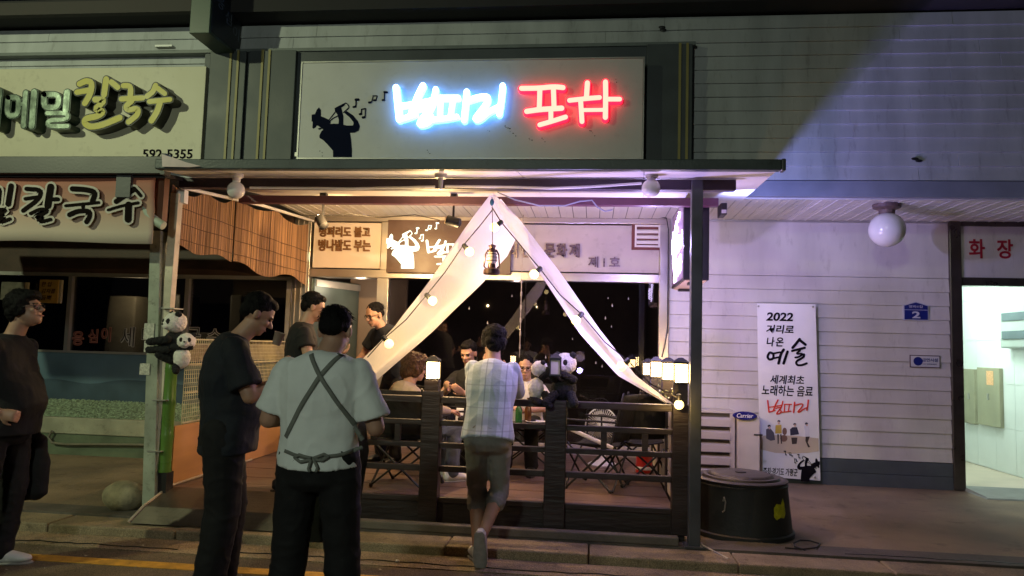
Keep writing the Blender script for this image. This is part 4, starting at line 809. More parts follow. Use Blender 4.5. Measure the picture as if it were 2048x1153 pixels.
# ---- deck
dk = thing('patio_deck', 'raised dark brown timber patio deck with skirt board and metal tread step', 'deck', (-1.4, 5.8, GZ))
for i in range(19):
    y = 5.76+i*.152; MB().box(-3.42, .64, y, y+.148, DK-.03, DK-random.uniform(0, .002)).build('deck_board', deckm, dk)
MB().box(-1.9, .70, 5.70, 5.759, GZ+.013, DK+.005).build('skirt_board', woodm, dk, bevel=.004)
MB().box(-3.42, .64, 5.80, W-.05, GZ, DK-.031).build('deck_core', blackp, dk)
MB().hexa([Vector(v) for v in ((-3.42, 5.33, GZ+.013), (-1.905, 5.33, GZ+.013), (-1.905, 5.758, GZ+.013), (-3.42, 5.758, GZ+.013), (-3.36, 5.42, DK-.08), (-1.905, 5.42, DK-.08), (-1.905, 5.758, DK+.006), (-3.36, 5.758, DK+.006))]).build('tread_step', treadm, dk)
MB().tube([(-3.42, 5.33, GZ+.02), (-3.36, 5.42, DK-.075), (-3.36, 5.76, DK+.012), (-3.36, 7.2, DK+.012)], .011).build('step_edge', mat('pale_edge', (.42, .35, .26), .5, .2, 8, .1), dk, smooth=True)
MB().box(-1.9, .64, 5.5405, 5.62, GZ+.013, GZ+.075).build('lower_step', mat('grey_step', (.12, .105, .085), .8, .25, 5, .4), dk, bevel=.01)
# left side: plywood board, wire screen
pw = tag(MB().box(-3.40, -3.375, 5.80, 8.3, DK+.005, .80).build('plywood_panel', mat('plywood', (.55, .29, .12), .6, .12, 3, .05, stretch=(1, .3, 3)), bevel=.002), 'orange plywood sheet closing the left side of the deck', 'panel')
wf = thing('wire_screen', 'cream wire mesh screen standing on the plywood at the left side of the deck', 'screen', (-3.39, 6.9, .9))
mb = MB(); y = 5.92
while y < 8.3: mb.bar((-3.39, y, .805), (-3.39, y, 1.52), .005, .005, up=(0, 1, 0)); y += .032
z = .82
while z < 1.50: mb.bar((-3.389, 5.92, z), (-3.389, 8.3, z), .004, .004); z += .036
tag(mb.build('mesh_wires', mat('cream_wire', (.50, .46, .30), .5, .2, 8, 0), wf), kind='stuff')
for z in (1.51, 1.30, 1.06, .815): MB().tube([(-3.38, 5.92, z), (-3.38, 8.3, z)], .007, 6).build('cross_rod', MC['cream_wire'], wf)
MB().box(-3.415, -3.4, 6.0, 8.2, 1.33, 1.48).build('rear_strip', mat('beige_strip', (.30, .26, .17), .6, .2, 6, .1), wf)
# bamboo pole and plush pandas
bx, by_ = P(335, 800, Y=5.66).x, 5.68
bp_ = thing('bamboo_pole', 'bright green painted bamboo pole tied beside the left post', 'pole', (bx, by_, .62))
mb = MB(); z = .56; prof = [(.0, 0)]
for k in range(4): prof += [(.052, k*.27+.001), (.055, k*.27+.012), (.050, k*.27+.03), (.050, k*.27+.245), (.054, k*.27+.262)]
prof += [(.052, 1.08), (.02, 1.081)]
mb.lathe((bx, by_, GZ+.013+.32), prof, 16).build('pole_stem', mat('bamboo_green', (.09, .19, .035), .3, .12, 5, .05), bp_, smooth=True)
MB().box(bx-.05, bx+.045, by_-.04, by_+.06, GZ+.013, GZ+.333).build('pole_block', blackp, bp_)
# ---- railing
rl = thing('patio_railing', 'dark brown timber railing across the front of the patio', 'railing', (-.6, 5.72, DK))
zr = [(1.075, 1.125), (.905, .945), (.735, .775), (.555, .60), (.325, .365)]
posts = [(-1.98, -1.86), (-1.30, -1.155), (-.345, -.185), (.60, .755)]
for a, b in posts: MB().box(a, b, 5.66, 5.775, DK-.14, 1.13 if a > -1.2 or a < -1.5 else 1.17).build('rail_post', woodm, rl, bevel=.005)
for i in range(3):
    a = posts[i][1]+.001; b = posts[i+1][0]-.001
    for k, (z0, z1) in enumerate(zr): MB().box(a, b, 5.685 if k else 5.67, 5.735 if k else 5.76, z0, z1).build('rail_bar', woodm, rl, bevel=.004)
    for t in ((.28, .62) if i < 2 else (.33, .72)):
        x = a+(b-a)*t; MB().box(x, x+.045, 5.69, 5.73, .7755, .9045).build('baluster', woodm, rl, bevel=.003)
MB().box(-.24, -.20, 5.695, 5.73, .37, .55).build('baluster', woodm, rl)
sr = thing('side_railing', 'dark side railing with pale lower boards receding along the right of the deck', 'railing', (.68, 7.1, DK))
for y in (6.55, 7.3, 8.1): MB().box(.64, .73, y, y+.10, GZ, 1.16).build('rail_post', woodm, sr, bevel=.004)
for z0, z1 in zr[:1]: MB().box(.66, .72, 5.78, 8.55, z0, z1).build('rail_bar', woodm, sr)
for k in range(4): MB().box(.655, .675, 5.79, 8.55, DK+.01+k*.185, DK+.01+k*.185+.175).build('side_board', mat('pale_side_board', (.62, .56, .44), .5, .1, 4, .05), sr, bevel=.003)
# ---- box lanterns
def lantern(c, z, lab, s=.062, h=.19, lit=True):
    t = thing('box_lantern', lab, 'lantern', (c[0], c[1], z), group='glowing box lanterns along the patio rail')
    MB().box(c[0]-s, c[0]+s, c[1]-s, c[1]+s, z, z+.012).build('lantern_base', blackp, t); MB().box(c[0]-s, c[0]+s, c[1]-s, c[1]+s, z+h-.018, z+h-.006).build('lantern_plate', blackp, t)
    MB().rings([[Vector((c[0]+dx*s*1.08*k, c[1]+dy*s*1.08*k, z+h-.0055+zz)) for dx, dy in ((-1, -1), (1, -1), (1, 1), (-1, 1))] for k, zz in ((1, 0), (1, .005), (.3, .035), (.1, .037))]).build('lantern_roof', blackp, t)
    mb = MB()
    for dx in (-1, 1):
        for dy in (-1, 1): mb.box(c[0]+dx*(s-.0045)-.0045, c[0]+dx*(s-.0045)+.0045, c[1]+dy*(s-.0045)-.0045, c[1]+dy*(s-.0045)+.0045, z+.0125, z+h-.0185)
    mb.build('lantern_frame', blackp, t)
    MB().box(c[0]-s+.010, c[0]+s-.010, c[1]-s+.010, c[1]+s-.010, z+.013, z+h-.019).build('lantern_glass', lantm if lit else mat('lantern_off', (.55, .48, .42), .4, .05, 5, 0), t)
def lan_post(x, y, z0, z1):
    return tag(MB().box(x-.055, x+.055, y-.055, y+.055, z0, z1).build('lantern_block', woodm, bevel=.004), 'dark wooden block carrying the lantern nearest the right post', 'block')
pxl = P(866, 750, Y=5.72)
tag(MB().box(pxl.x-.055, pxl.x+.055, 5.665, 5.775, 1.131, 1.25).build('lantern_block', woodm, bevel=.004), 'dark wooden block carrying the lantern on the left railing post', 'block')
lantern((pxl.x, 5.72), 1.251, 'glowing box lantern on the railing post between the seated woman and the leaning man', .050, .155)
for (px, y, y0_, y1_, lab) in ((1361, 5.72, 768, 724, 'glowing box lantern on the right corner post, nearest the street'), (1336, 6.15, 762, 723, 'glowing box lantern on the right side rail, second behind the corner post'), (1312, 6.6, 756, 721, 'glowing box lantern on the right side rail, third behind the corner post'), (1296, 7.2, 752, 724, 'glowing box lantern on the right side rail, farthest and partly hidden')):
    lo_ = P(px, y0_, Y=y); hi_ = P(px, y1_, Y=y)
    t = tag(MB().box(lo_.x-.05, lo_.x+.05, y-.05, y+.05, 1.131, lo_.z-.001).build('lantern_block', woodm, bevel=.004), 'dark wooden block under the lantern: '+lab.split('on the ')[1], 'block')
    lantern((lo_.x, y), lo_.z, lab, .053, hi_.z-lo_.z)
for y, pw in ((5.62, 5), (7.0, 5)): pass
lamp('lantern_glow', 'POINT', (pxl.x+.02, 5.60, 1.33), 2.2, (1, .62, .28), 0)
lamp('lantern_glow', 'POINT', (.80, 5.95, 1.36), 16, (1, .62, .28), 0)
lamp('lantern_glow', 'POINT', (.82, 7.4, 1.35), 9, (1, .62, .28), 0)
# greenery with tiny blossoms on the side rail
mb = MB()
for i in range(520):
    y = random.uniform(6.0, 8.0); a = Vector((.62+random.uniform(-.06, .08), y, 1.14+random.uniform(-.03, .16)*(1 if y > 6.3 else .5))); s = random.uniform(.008, .018); d = Vector((random.uniform(-1, 1), random.uniform(-1, 1), random.uniform(-1, 1))).normalized(); e = d.orthogonal().normalized()
    mb.add([a-d*s, a+e*s*.5, a+d*s, a-e*s*.5], [(0, 1, 2, 3)])
gl = thing('garland', 'artificial leaf garland with tiny pale flowers along the right side rail', 'garland', (.63, 7, 1.13))
tag(mb.build('garland_leaves', mat('garland_green', (.10, .12, .06), .6, .4, 30, 0), gl), kind='stuff')
mb = MB()
for i in range(70):
    mb.ball((.60+random.uniform(-.05, .06), random.uniform(6.0, 8.0), 1.14+random.uniform(-.02, .13)), random.uniform(.005, .010), 6, 4)
tag(mb.build('garland_flowers', whitep, gl), kind='stuff')
# ---- tent cloths
AP = P(984, 388, Y=5.58)
def drape(name, lab, up, lo, m=clothm, sag=.0, ripple=.012):
    "cloth between an upper and a lower edge, both lists of points"
    def samp(l, t):
        ds = [0]; 
        for a, b in zip(l, l[1:]): ds.append(ds[-1]+(b-a).length)
        d = t*ds[-1]
        for i in range(len(l)-1):
            if d <= ds[i+1]+1e-9: return l[i].lerp(l[i+1], (d-ds[i])/max(1e-6, ds[i+1]-ds[i]))
        return l[-1]
    mb = MB(); n, mm = 60, 12; vs = []
    for i in range(n+1):
        for j in range(mm+1):
            t = i/n; s = j/mm; p = samp(up, t).lerp(samp(lo, t), s)
            wv = math.sin(s*9+t*3)*ripple*(.3+t)+math.sin(s*26+t*5+math.sin(t*11))*ripple*.28+noise.noise(Vector((s*3, t*7, 0)))*ripple*1.6
            vs.append(p+Vector((0, wv+.10*math.sin(math.pi*s)*sag, 0)))
    mb.add(vs, [(i*(mm+1)+j, i*(mm+1)+j+1, (i+1)*(mm+1)+j+1, (i+1)*(mm+1)+j) for i in range(n) for j in range(mm)])
    return tag(mb.build(name, m, fix=False, smooth=True, ang=180), lab, 'cloth', 'two cloths forming the tent over the patio')
yl = lambda t: 5.60+.14*t
L_up = [P(980, 390, Y=5.60), P(925, 462, Y=5.61), P(860, 560, Y=5.63), P(790, 652, Y=5.65), P(722, 722, Y=5.66), P(700, 752, Y=5.67)]
L_lo = [P(1002, 398, Y=5.95), P(1045, 452, Y=6.5), P(1015, 512, Y=6.45), P(966, 566, Y=6.3), P(868, 662, Y=6.05), P(742, 772, Y=5.80)]
drape('tent_cloth', 'wide cream cloth draped from the tent top down to the left railing', L_up, L_lo, sag=1)
R_up = [P(986, 386, Y=5.60), P(1040, 440, Y=5.61), P(1120, 545, Y=5.62), P(1200, 660, Y=5.63), P(1272, 752, Y=5.64), P(1346, 808, Y=5.65)]
R_lo = [P(983, 392, Y=5.66), P(1006, 440, Y=5.75), P(1078, 545, Y=5.78), P(1160, 668, Y=5.76), P(1236, 752, Y=5.74), P(1330, 806, Y=5.70)]
drape('tent_cloth', 'narrow violet lit cloth strip from the tent top to the right lantern post', R_up, R_lo, sag=.3, ripple=.008)
# festoon bulbs
def festoon(name, lab, bulbs, wire):
    t = thing(name, lab, 'string lights', wire[0], group='festoon string lights on the tent cloths')
    MB().tube(wire, .0045, 6).build('wire', wirem, t, smooth=True)
    for (px, py, Y, sx, sy) in bulbs:
        c = P(px, py, Y=Y); s = P(sx, sy, Y=Y); d = (s-c).normalized()
        b = MB().ball(c, .035, 16, 12).build('bulb', bulbm, t, smooth=True)
        MB().lathe(c+d*.031, [(.016, 0), (.019, .006), (.019, .04), (.008, .048)], 10, d).build('socket', blackp, t, smooth=True)
festoon('string_lights', 'black string of warm globe bulbs running down the left cloth', [(939, 504, 5.5, 927, 490), (865, 602, 5.5, 853, 590), (778, 688, 5.5, 768, 676)], [P(x, y, Y=5.52) for x, y in ((985, 420), (960, 452), (926, 492), (890, 545), (852, 592), (812, 640), (768, 678), (735, 715))])
festoon('string_lights', 'black string of warm globe bulbs running down the right cloth', [(989, 455, 5.5, 1002, 445), (1068, 549, 5.5, 1080, 538), (1152, 641, 5.5, 1163, 629), (1243, 733, 5.5, 1255, 722), (1358, 810, 5.52, 1358, 798)], [P(x, y, Y=5.52) for x, y in ((984, 415), (1002, 444), (1040, 490), (1080, 538), (1120, 590), (1163, 629), (1210, 685), (1256, 722), (1300, 768), (1358, 797))])
lamp('bulb_glow', 'POINT', P(865, 610, Y=5.40), 12, (1, .66, .30), 0); lamp('bulb_glow', 'POINT', P(939, 512, Y=5.36), 11, (1, .66, .30), 0)
lamp('added_cloth_glow', 'POINT', P(1125, 560, Y=5.30), 7, (.52, .38, 1), 0); lamp('added_cloth_glow', 'POINT', P(1190, 650, Y=5.30), 11, (.52, .38, 1), 0); lamp('bulb_glow', 'POINT', P(1350, 815, Y=5.42), 3, (1, .6, .2), 0)  # the violet points are added to tint the right cloth, without fittings
# hurricane lantern
c = P(984, 516, Y=5.45)
hl = thing('hurricane_lantern', 'old brown metal hurricane lantern hanging from the tent top', 'lantern', c)
br = mat('brown_metal', (.06, .032, .025), .35, .3, 12, .1, metal=.6)
z0 = c.z-.125
MB().lathe((c.x, c.y, z0), [(.055, 0), (.062, .006), (.060, .035), (.045, .045), (.03, .05), (.028, .075), (.02, .08)], 20).build('oil_tank', br, hl, smooth=True)
MB().lathe((c.x, c.y, z0+.08), [(.026, 0), (.038, .025), (.038, .05), (.026, .085)], 20).build('glass_chimney', mat('smoky_glass', (.40, .34, .28), .08, .1, 5, 0), hl, smooth=True)
MB().lathe((c.x, c.y, z0+.166), [(.03, 0), (.034, .01), (.02, .03), (.026, .045), (.03, .05), (.006, .062)], 20).build('lantern_cap', br, hl, smooth=True)
for s in (-1, 1): MB().tube([(c.x+s*.04, c.y, z0+.04), (c.x+s*.058, c.y, z0+.06), (c.x+s*.05, c.y, z0+.15), (c.x+s*.03, c.y, z0+.185)], .006).build('side_tube', br, hl, smooth=True)
mb = MB(); 
for k in (.1, .125, .15): mb.lathe((c.x, c.y, z0+k), [(.040, 0), (.042, .002), (.040, .004)], 16)
mb.build('wire_guard', br, hl)
MB().tube([(c.x, c.y, z0+.228), P(985, 440, Y=5.46), P(984, 395, Y=5.5)], .003, 6).build('hanging_wire', wirem, hl)
MB().ball(P(984, 405, Y=5.48), (.016, .012, .028), 12, 8).build('blue_hook', mat('blue_tape', (.03, .12, .28), .5, .1, 5, 0), hl, smooth=True)
t = thing('hanging_cord', 'thin beaded cord hanging in front of the bar window behind the tent', 'cord', P(1043, 570, Y=8.4))
mb = MB(); A = P(1043, 568, Y=8.4)
mb.tube([(A.x, 8.4, 3.04), (A.x, 8.4, 1.25)], .005, 6).build('cord', mat('pale_cord', (.40, .36, .33), .5, .3, 60, 0), t)
for k in range(7): MB().lathe((A.x, 8.4, 1.35+k*.15), [(.006, 0), (.010, .01), (.010, .05), (.006, .06)], 8).build('bead', MC['pale_cord'], t)
# ================================================================ OBJECTS AROUND THE PATIO
c = Vector((1.195, 6.20, GZ)); R0 = .39
tb = thing('rubber_tub', 'large upturned black rubber tub with ringed lid and yellow patch beside the right post', 'tub', c)
MB().lathe(c, [(R0*.9, -.003), (R0+.015, 0), (R0+.015, .03), (R0, .04), (R0-.035, .36), (R0-.03, .385), (R0-.045, .40), (.1, .401)], 48).build('tub_body', rubber, tb, smooth=True)
MB().lathe(c, [(R0-.035, .4015), (R0-.03, .415), (R0-.05, .425), (R0-.075, .425), (R0-.09, .418), (R0-.10, .437), (R0-.12, .441), (R0-.135, .434), (R0-.15, .452), (R0-.17, .456), (.05, .458)], 48).build('tub_lid', mat('lid_rubber', (.035, .03, .028), .5, .3, 8, .2, 40), tb, smooth=True)
MB().lathe(c+Vector((0, 0, .458)), [(.04, 0), (.045, .006), (.03, .008), (.01, .004)], 20).build('lid_boss', rubber, tb, smooth=True)
mb = MB(); a0 = math.atan2(P(1551, 1030, Y=5.95).y-c.y, P(1551, 1030, Y=5.95).x-c.x)
sp = [(-.5, -.3), (-.32, -.45), (0, -.36), (.3, -.42), (.5, -.2), (.48, .2), (.36, .5), (.12, .22), (-.25, .28), (-.46, .1)]
def tubf(x, y, d): z = .235+y*.16; r = R0-.035*(z-.04)/.32+.002+d; a = a0-.02+x*.36; return c+Vector((math.cos(a)*r, math.sin(a)*r, z))
def inside(x, y):
    c_ = False
    for (xa, ya), (xb, yb_) in zip(sp, sp[1:]+sp[:1]):
        if (ya > y) != (yb_ > y) and x < (xb-xa)*(y-ya)/(yb_-ya)+xa: c_ = not c_
    return c_
for i in range(44):
    for k in range(40):
        x, y = -.55+i*.025, -.5+k*.025
        if inside(x+.012, y+.012): mb.add([tubf(x, y, .002), tubf(x+.025, y, .002), tubf(x+.025, y+.025, .002), tubf(x, y+.025, .002)], [(0, 1, 2, 3)])
mb.build('yellow_patch', mat('fluoro_yellow', (.50, .48, .01), .5, .25, 30, .2, emit=None), tb)
mb = MB(); mb.tube([tubf(-3.4, .3, .0), tubf(-3.3, .5, .02), tubf(-3.2, .3, .025), tubf(-3.25, -.1, .02), tubf(-3.4, -.2, 0)], .006, 6); mb.build('handle_loop', alu, tb)
cable('cable', 'black cable coiled in a loop on the pavement right of the tub', [P(x, y, Z=GZ+.022) for x, y in ((1570, 1096), (1600, 1099), (1632, 1096), (1640, 1088), (1620, 1082), (1600, 1081), (1588, 1086), (1590, 1094), (1610, 1100))], .006)
tag(MB().tube([P(1403, 1090, Z=GZ+.03), P(1456, 1118, Z=GZ+.02)], .007, 6).build('metal_rod', alu), 'thin metal rod lying across the kerb in front of the tub', 'rod')
# air conditioner with louvred cover
a = P(1392, 940, Y=8.3); b = P(1466, 828, Y=8.3)
ac = thing('louvred_cover', 'cream louvred outdoor cover box against the wall behind the right post', 'cover', (a.x, 8.3, GZ))
MB().box(.88, b.x, 8.34, 8.62, GZ, b.z-.0).build('cover_box', mat('cover_inside', (.10, .09, .08), .6, .2, 5, 0), ac)
MB().box(.88, b.x+.02, 8.30, 8.62, b.z+.001, b.z+.03).box(b.x-.03, b.x+.02, 8.29, 8.339, GZ, b.z).build('cover_frame', mat('cover_cream', (.52, .48, .42), .45, .08, 4, .03), ac, bevel=.004)
for k in range(5):
    z = b.z-.12-k*.135
    MB().hexa([Vector(v) for v in ((.88, 8.27, z-.02), (b.x-.031, 8.27, z-.02), (b.x-.031, 8.335, z+.05), (.88, 8.335, z+.05), (.88, 8.27, z+.055), (b.x-.031, 8.27, z+.055), (b.x-.031, 8.335, z+.075), (.88, 8.335, z+.075))]).build('louvre', MC['cover_cream'], ac)
a = P(1467, 940, Y=8.3); b = P(1518, 833, Y=8.3)
au = thing('air_conditioner', 'cream air conditioner unit with oval blue badge left of the tall banner', 'air conditioner', (a.x, 8.3, GZ))
MB().box(a.x+.03, b.x, 8.25, 8.6, GZ+.02, b.z).build('unit_case', MC['cover_cream'], au, bevel=.01)
MB().box(a.x+.20, a.x+.29, 8.243, 8.2495, b.z-.20, b.z-.185).build('handle_slot', blackp, au)
MB().box(a.x+.06, b.x-.03, 8.27, 8.55, GZ, GZ+.0195).build('unit_feet', blackp, au)
e = P(1490, 832, Y=8.22); mb = MB(); mb.lathe(e+Vector((0, .02, 0)), [(.0005, .02), (.058, .02), (.062, .01), (.062, 0), (.0005, -.001)], 28, (0, -1, 0), 1)
mb.v = [Vector((e.x+(v.x-e.x)*2.05, v.y, e.z+(v.z-e.z)*.72)) for v in mb.v]; bdg = mb.build('badge', mat('badge_blue', (.02, .02, .16), .3, .05, 5, 0), au)
mb = MB(); text_mb(mb, 'Carrier', -.085, -.022, .17, .046, front(e.x, e.y-.001, e.z), .003, 0, .012, .25); mb.build('badge_text', whitep, bdg)
# boulder
c = P(248, 1000, Y=5.78)
mb = MB(); mb.ball((0, 0, 0), (.17, .15, .125), 40, 26); mb.v = [v*(1+.10*noise.noise(v*6)+.03*noise.noise(v*22)) for v in mb.v]; mb.v = [Vector((v.x, v.y, max(v.z, -.105)))+Vector((c.x-.0, 5.78, GZ+.105)) for v in mb.v]
tag(mb.build('boulder', mat('tan_stone', (.30, .26, .17), .8, .3, 9, .6, 50, dirt=.4), smooth=True), 'rounded tan boulder resting against the foot of the left post', 'stone')
# electric fan
fx, fy = P(1203, 855, Y=7.9).x, 7.9; fz = P(1203, 853, Y=7.9).z
fn = thing('electric_fan', 'white standing electric fan by the bar window on the right of the patio', 'fan', (fx, fy, DK))
mb = MB()
for k in range(44):
    a = k*2*math.pi/44; pts = []
    for t in (0.22, .5, .8, 1): pts.append((fx+math.cos(a)*.165*t, fy-.075*math.cos(t*1.45), fz+math.sin(a)*.19*t))
    mb.tube(pts, .0022, 4); mb.tube([(p[0], 2*fy-p[1], p[2]) for p in pts], .0022, 4)
mb.build('fan_guard', whitep, fn)
rg = [(fx+math.cos(a)*.166, fy, fz+math.sin(a)*.191) for a in [2*math.pi*k/36 for k in range(37)]]; MB().tube(rg, .007, 6).build('guard_rim', whitep, fn, smooth=True)
for k in range(4):
    a = k*math.pi/2+.3; mb = MB(); mb.rings([[Vector((fx+math.cos(a+s*w_)*r, fy-.01+s*.02+dd, fz+math.sin(a+s*w_)*r*1.1)) for s, dd in ((-1, 0), (1, 0), (1, .004), (-1, .004))] for r, w_ in ((.03, .3), (.08, .42), (.13, .40), (.15, .25))]); mb.build('fan_blade', mat('fan_blade_grey', (.35, .34, .34), .3, .05, 5, 0), fn)
MB().lathe((fx, fy+.01, fz), [(.001, -.09), (.035, -.085), (.04, -.07), (.038, .06), (.045, .10), (.03, .16), (.001, .165)], 20, (0, 1, 0)).build('motor', whitep, fn, smooth=True)
MB().lathe((fx+.02, fy+.04, DK), [(.001, 0), (.15, .0), (.155, .012), (.13, .03), (.05, .05), (.028, .08), (.025, .22), (.022, fz-DK-.03)], 24).build('fan_stand', whitep, fn, smooth=True)
# red bucket and a white slat
cx_, cy_ = P(1288, 932, Y=7.6).x, 7.6
bk = thing('red_can', 'red canister standing on the deck behind the right camp chair', 'can', (cx_, cy_, DK))
MB().lathe((cx_, cy_, DK+.001), [(.001, 0), (.08, 0), (.083, .01), (.08, .19), (.084, .2), (.07, .205), (.02, .21)], 20).build('can_body', mat('can_red', (.42, .02, .015), .3, .15, 6, .03), bk, smooth=True)
MB().lathe((cx_, cy_, DK+.03), [(.0815, 0), (.0835, .003), (.0835, .03), (.0815, .033)], 20).build('can_label', whitep, bk, smooth=True)
# camp chairs
def camp_chair(x, y, rz, label, seatm=blackc):
    t = thing('camp_chair', label, 'chair', (x, y, DK), rz, 'folding camp chairs on the deck')
    b = lambda n, mb, m, **k: mb.build(n, m, t, local=True, **k)
    mb = MB(); n = 8; vs = []
    for i in range(n+1):
        for j in range(n+1): u = -1+2*i/n; v = -1+2*j/n; vs.append((u*.23, v*.20, .40-.05*(1-u*u)*(1-.4*v*v)))
    mb.add(vs, [(i*(n+1)+j, (i+1)*(n+1)+j, (i+1)*(n+1)+j+1, i*(n+1)+j+1) for i in range(n) for j in range(n)]); o = b('seat', mb, seatm, smooth=True); o.modifiers.new('thickness', 'SOLIDIFY').thickness = .008
    mb = MB(); vs = []
    for i in range(n+1):
        for j in range(n+1): u = -1+2*i/n; v = j/n; vs.append((u*.24, -.21-.10*v-.05*(1-u*u), .42+.40*v))
    mb.add(vs, [(i*(n+1)+j, (i+1)*(n+1)+j, (i+1)*(n+1)+j+1, i*(n+1)+j+1) for i in range(n) for j in range(n)]); o = b('backrest', mb, seatm, smooth=True); o.modifiers.new('thickness', 'SOLIDIFY').thickness = .008
    for s in (-1, 1):
        b('leg', MB().tube([(s*.24, -.20, .01), (s*.24, .20, .40)], .010), blackp, smooth=True); b('leg', MB().tube([(s*.245, .20, .01), (s*.245, -.20, .40)], .010), blackp, smooth=True)
        b('leg', MB().tube([(-.24*s, .21*s, .01), (.24*s, .215*s, .39)], .009), blackp, smooth=True); b('leg', MB().tube([(.24*s, .22*s, .01), (-.24*s, .225*s, .39)], .009), blackp, smooth=True)
        b('back_pole', MB().tube([(s*.245, -.20, .40), (s*.25, -.31, .84)], .010), blackp, smooth=True)
        b('armrest', MB().box(s*.26-.028, s*.26+.028, -.26, .22, .585, .60), blackc, bevel=.006)
        b('arm_pole', MB().tube([(s*.255, .20, .38), (s*.26, .20, .585)], .009), blackp, smooth=True)
        for yy in (-.2, .2): b('foot_cap', MB().ball((s*.24, yy, .014), .018, 10, 6), blackp, smooth=True)
    return t
camp_chair(P(815, 950, Y=6.35).x, 6.35, math.radians(-12), 'black folding camp chair under the seated woman in beige')
camp_chair(P(905, 950, Y=7.0).x-.05, 7.1, math.radians(-60), 'black folding camp chair between the left rail post and the leaning man')
camp_chair(P(1055, 950, Y=7.65).x, 7.72, math.radians(180), 'black folding camp chair under the seated man in the white shirt')
camp_chair(P(1195, 950, Y=6.7).x, 6.7, math.radians(70), 'empty black folding camp chair in front of the white fan')
camp_chair(P(1275, 950, Y=6.75).x, 7.0, math.radians(25), 'empty black folding camp chair in front of the red canister')
a = P(1140, 858, Y=6.35); b = P(1226, 897, Y=6.35)
tag(MB().bar(a, b, .05, .03).build('white_strap', mat('off_white', (.55, .52, .50), .5, .1, 8, .1), bevel=.008), 'whitish padded arm strap slanting beside the empty chair in front of the fan', 'strap')
# table with food and phones
tx, ty = -.72, 7.02; tz = .68+DK-.18
tt = thing('camp_table', 'low dark folding table between the seated people', 'table', (tx, ty, DK))
for k in range(6): MB().box(tx-.42, tx+.42, ty-.27+k*.09, ty-.27+k*.09+.084, tz-.02, tz).build('table_slat', mat('table_dark', (.05, .035, .028), .4, .2, 6, .05), tt, bevel=.003)
for sx in (-1, 1):
    for sy in (-1, 1): MB().tube([(tx+sx*.38, ty+sy*.22, DK), (tx+sx*.30, ty-sy*.22*.0+sy*.2, tz-.021)], .012).build('leg', blackp, tt, smooth=True)
for dx, dy, lab in ((-.15, -.1, 'white paper plate on the left of the low table'), (.2, .05, 'white paper plate on the right of the low table')):
    pt = MB().lathe((tx+dx, ty+dy, tz+.001), [(.001, 0), (.07, 0), (.10, .012), (.098, .014), (.068, .004), (.001, .004)], 24).build('paper_plate', whitep, smooth=True); tag(pt, lab, 'plate')
for dx, dy, lab in ((-.02, .12, 'white paper cup at the centre of the low table'), (-.30, .05, 'white paper cup at the left end of the low table')):
    tag(MB().lathe((tx+dx, ty+dy, tz+.001), [(.001, 0), (.025, 0), (.034, .085), (.036, .087), (.032, .085), (.024, .005), (.001, .005)], 16).build('paper_cup', whitep, smooth=True), lab, 'cup')
for dx, dy, lab, cc in ((.05, -.08, 'green glass bottle at the middle of the low table', (.02, .10, .03)), (.12, .10, 'brown glass bottle at the middle of the low table', (.08, .03, .01)), (-.22, .12, 'green glass bottle at the left of the low table', (.02, .10, .03))):
    tag(MB().lathe((tx+dx, ty+dy, tz+.001), [(.001, 0), (.032, 0), (.033, .01), (.033, .12), (.014, .17), (.013, .22), (.015, .225), (.001, .226)], 16).build('bottle', mat('bottle_%d' % int(cc[0]*1000), cc, .1, .1, 5, 0), smooth=True), lab, 'bottle')
# ================================================================ PLUSH PANDAS
def fluff(mb, vox=.006, amp=.004):
    pass
def solid(name, mb, mats, parent, vox=.01, smooth=2, amp=0, scale=20, fn=None, pick=None, local=True, stretch=(1, 1, 1), ridge=0):
    "join closed shapes into one skin with the voxel remesher"
    me = mb.mesh(name, mats); o = bpy.data.objects.new(name, me); COL.objects.link(o)
    r = o.modifiers.new('r', 'REMESH'); r.mode = 'VOXEL'; r.voxel_size = vox
    if smooth: s = o.modifiers.new('s', 'SMOOTH'); s.factor = .6; s.iterations = smooth
    dg = bpy.context.evaluated_depsgraph_get(); dg.update(); m2 = bpy.data.meshes.new_from_object(o.evaluated_get(dg)); bpy.data.objects.remove(o); bpy.data.meshes.remove(me)
    if amp or fn:
        nr = [v.normal.copy() for v in m2.vertices]
        for v, n in zip(m2.vertices, nr):
            d = 0
            if amp:
                q = Vector((v.co.x*stretch[0], v.co.y*stretch[1], v.co.z*stretch[2]))*scale; d = amp*(noise.noise(q)+.5*noise.noise(q*2.3)+(ridge*max(0, 1-3.5*abs(noise.noise(q*1.15+Vector((9, 3, 5)))))**2 if ridge else 0))
            if fn: d += fn(v.co, n)
            v.co += n*d
    m2.materials.clear()
    for m in (mats if isinstance(mats, (list, tuple)) else [mats]): m2.materials.append(m)
    for p in m2.polygons:
        p.use_smooth = True; p.material_index = pick(p.center) if pick else 0
    m2.name = name; o = bpy.data.objects.new(name, m2); COL.objects.link(o)
    if parent:
        o.parent = parent; WM[o] = WM[parent]
        if not local: o.matrix_parent_inverse = WM[parent].inverted()
    else: WM[o] = Matrix()
    return o
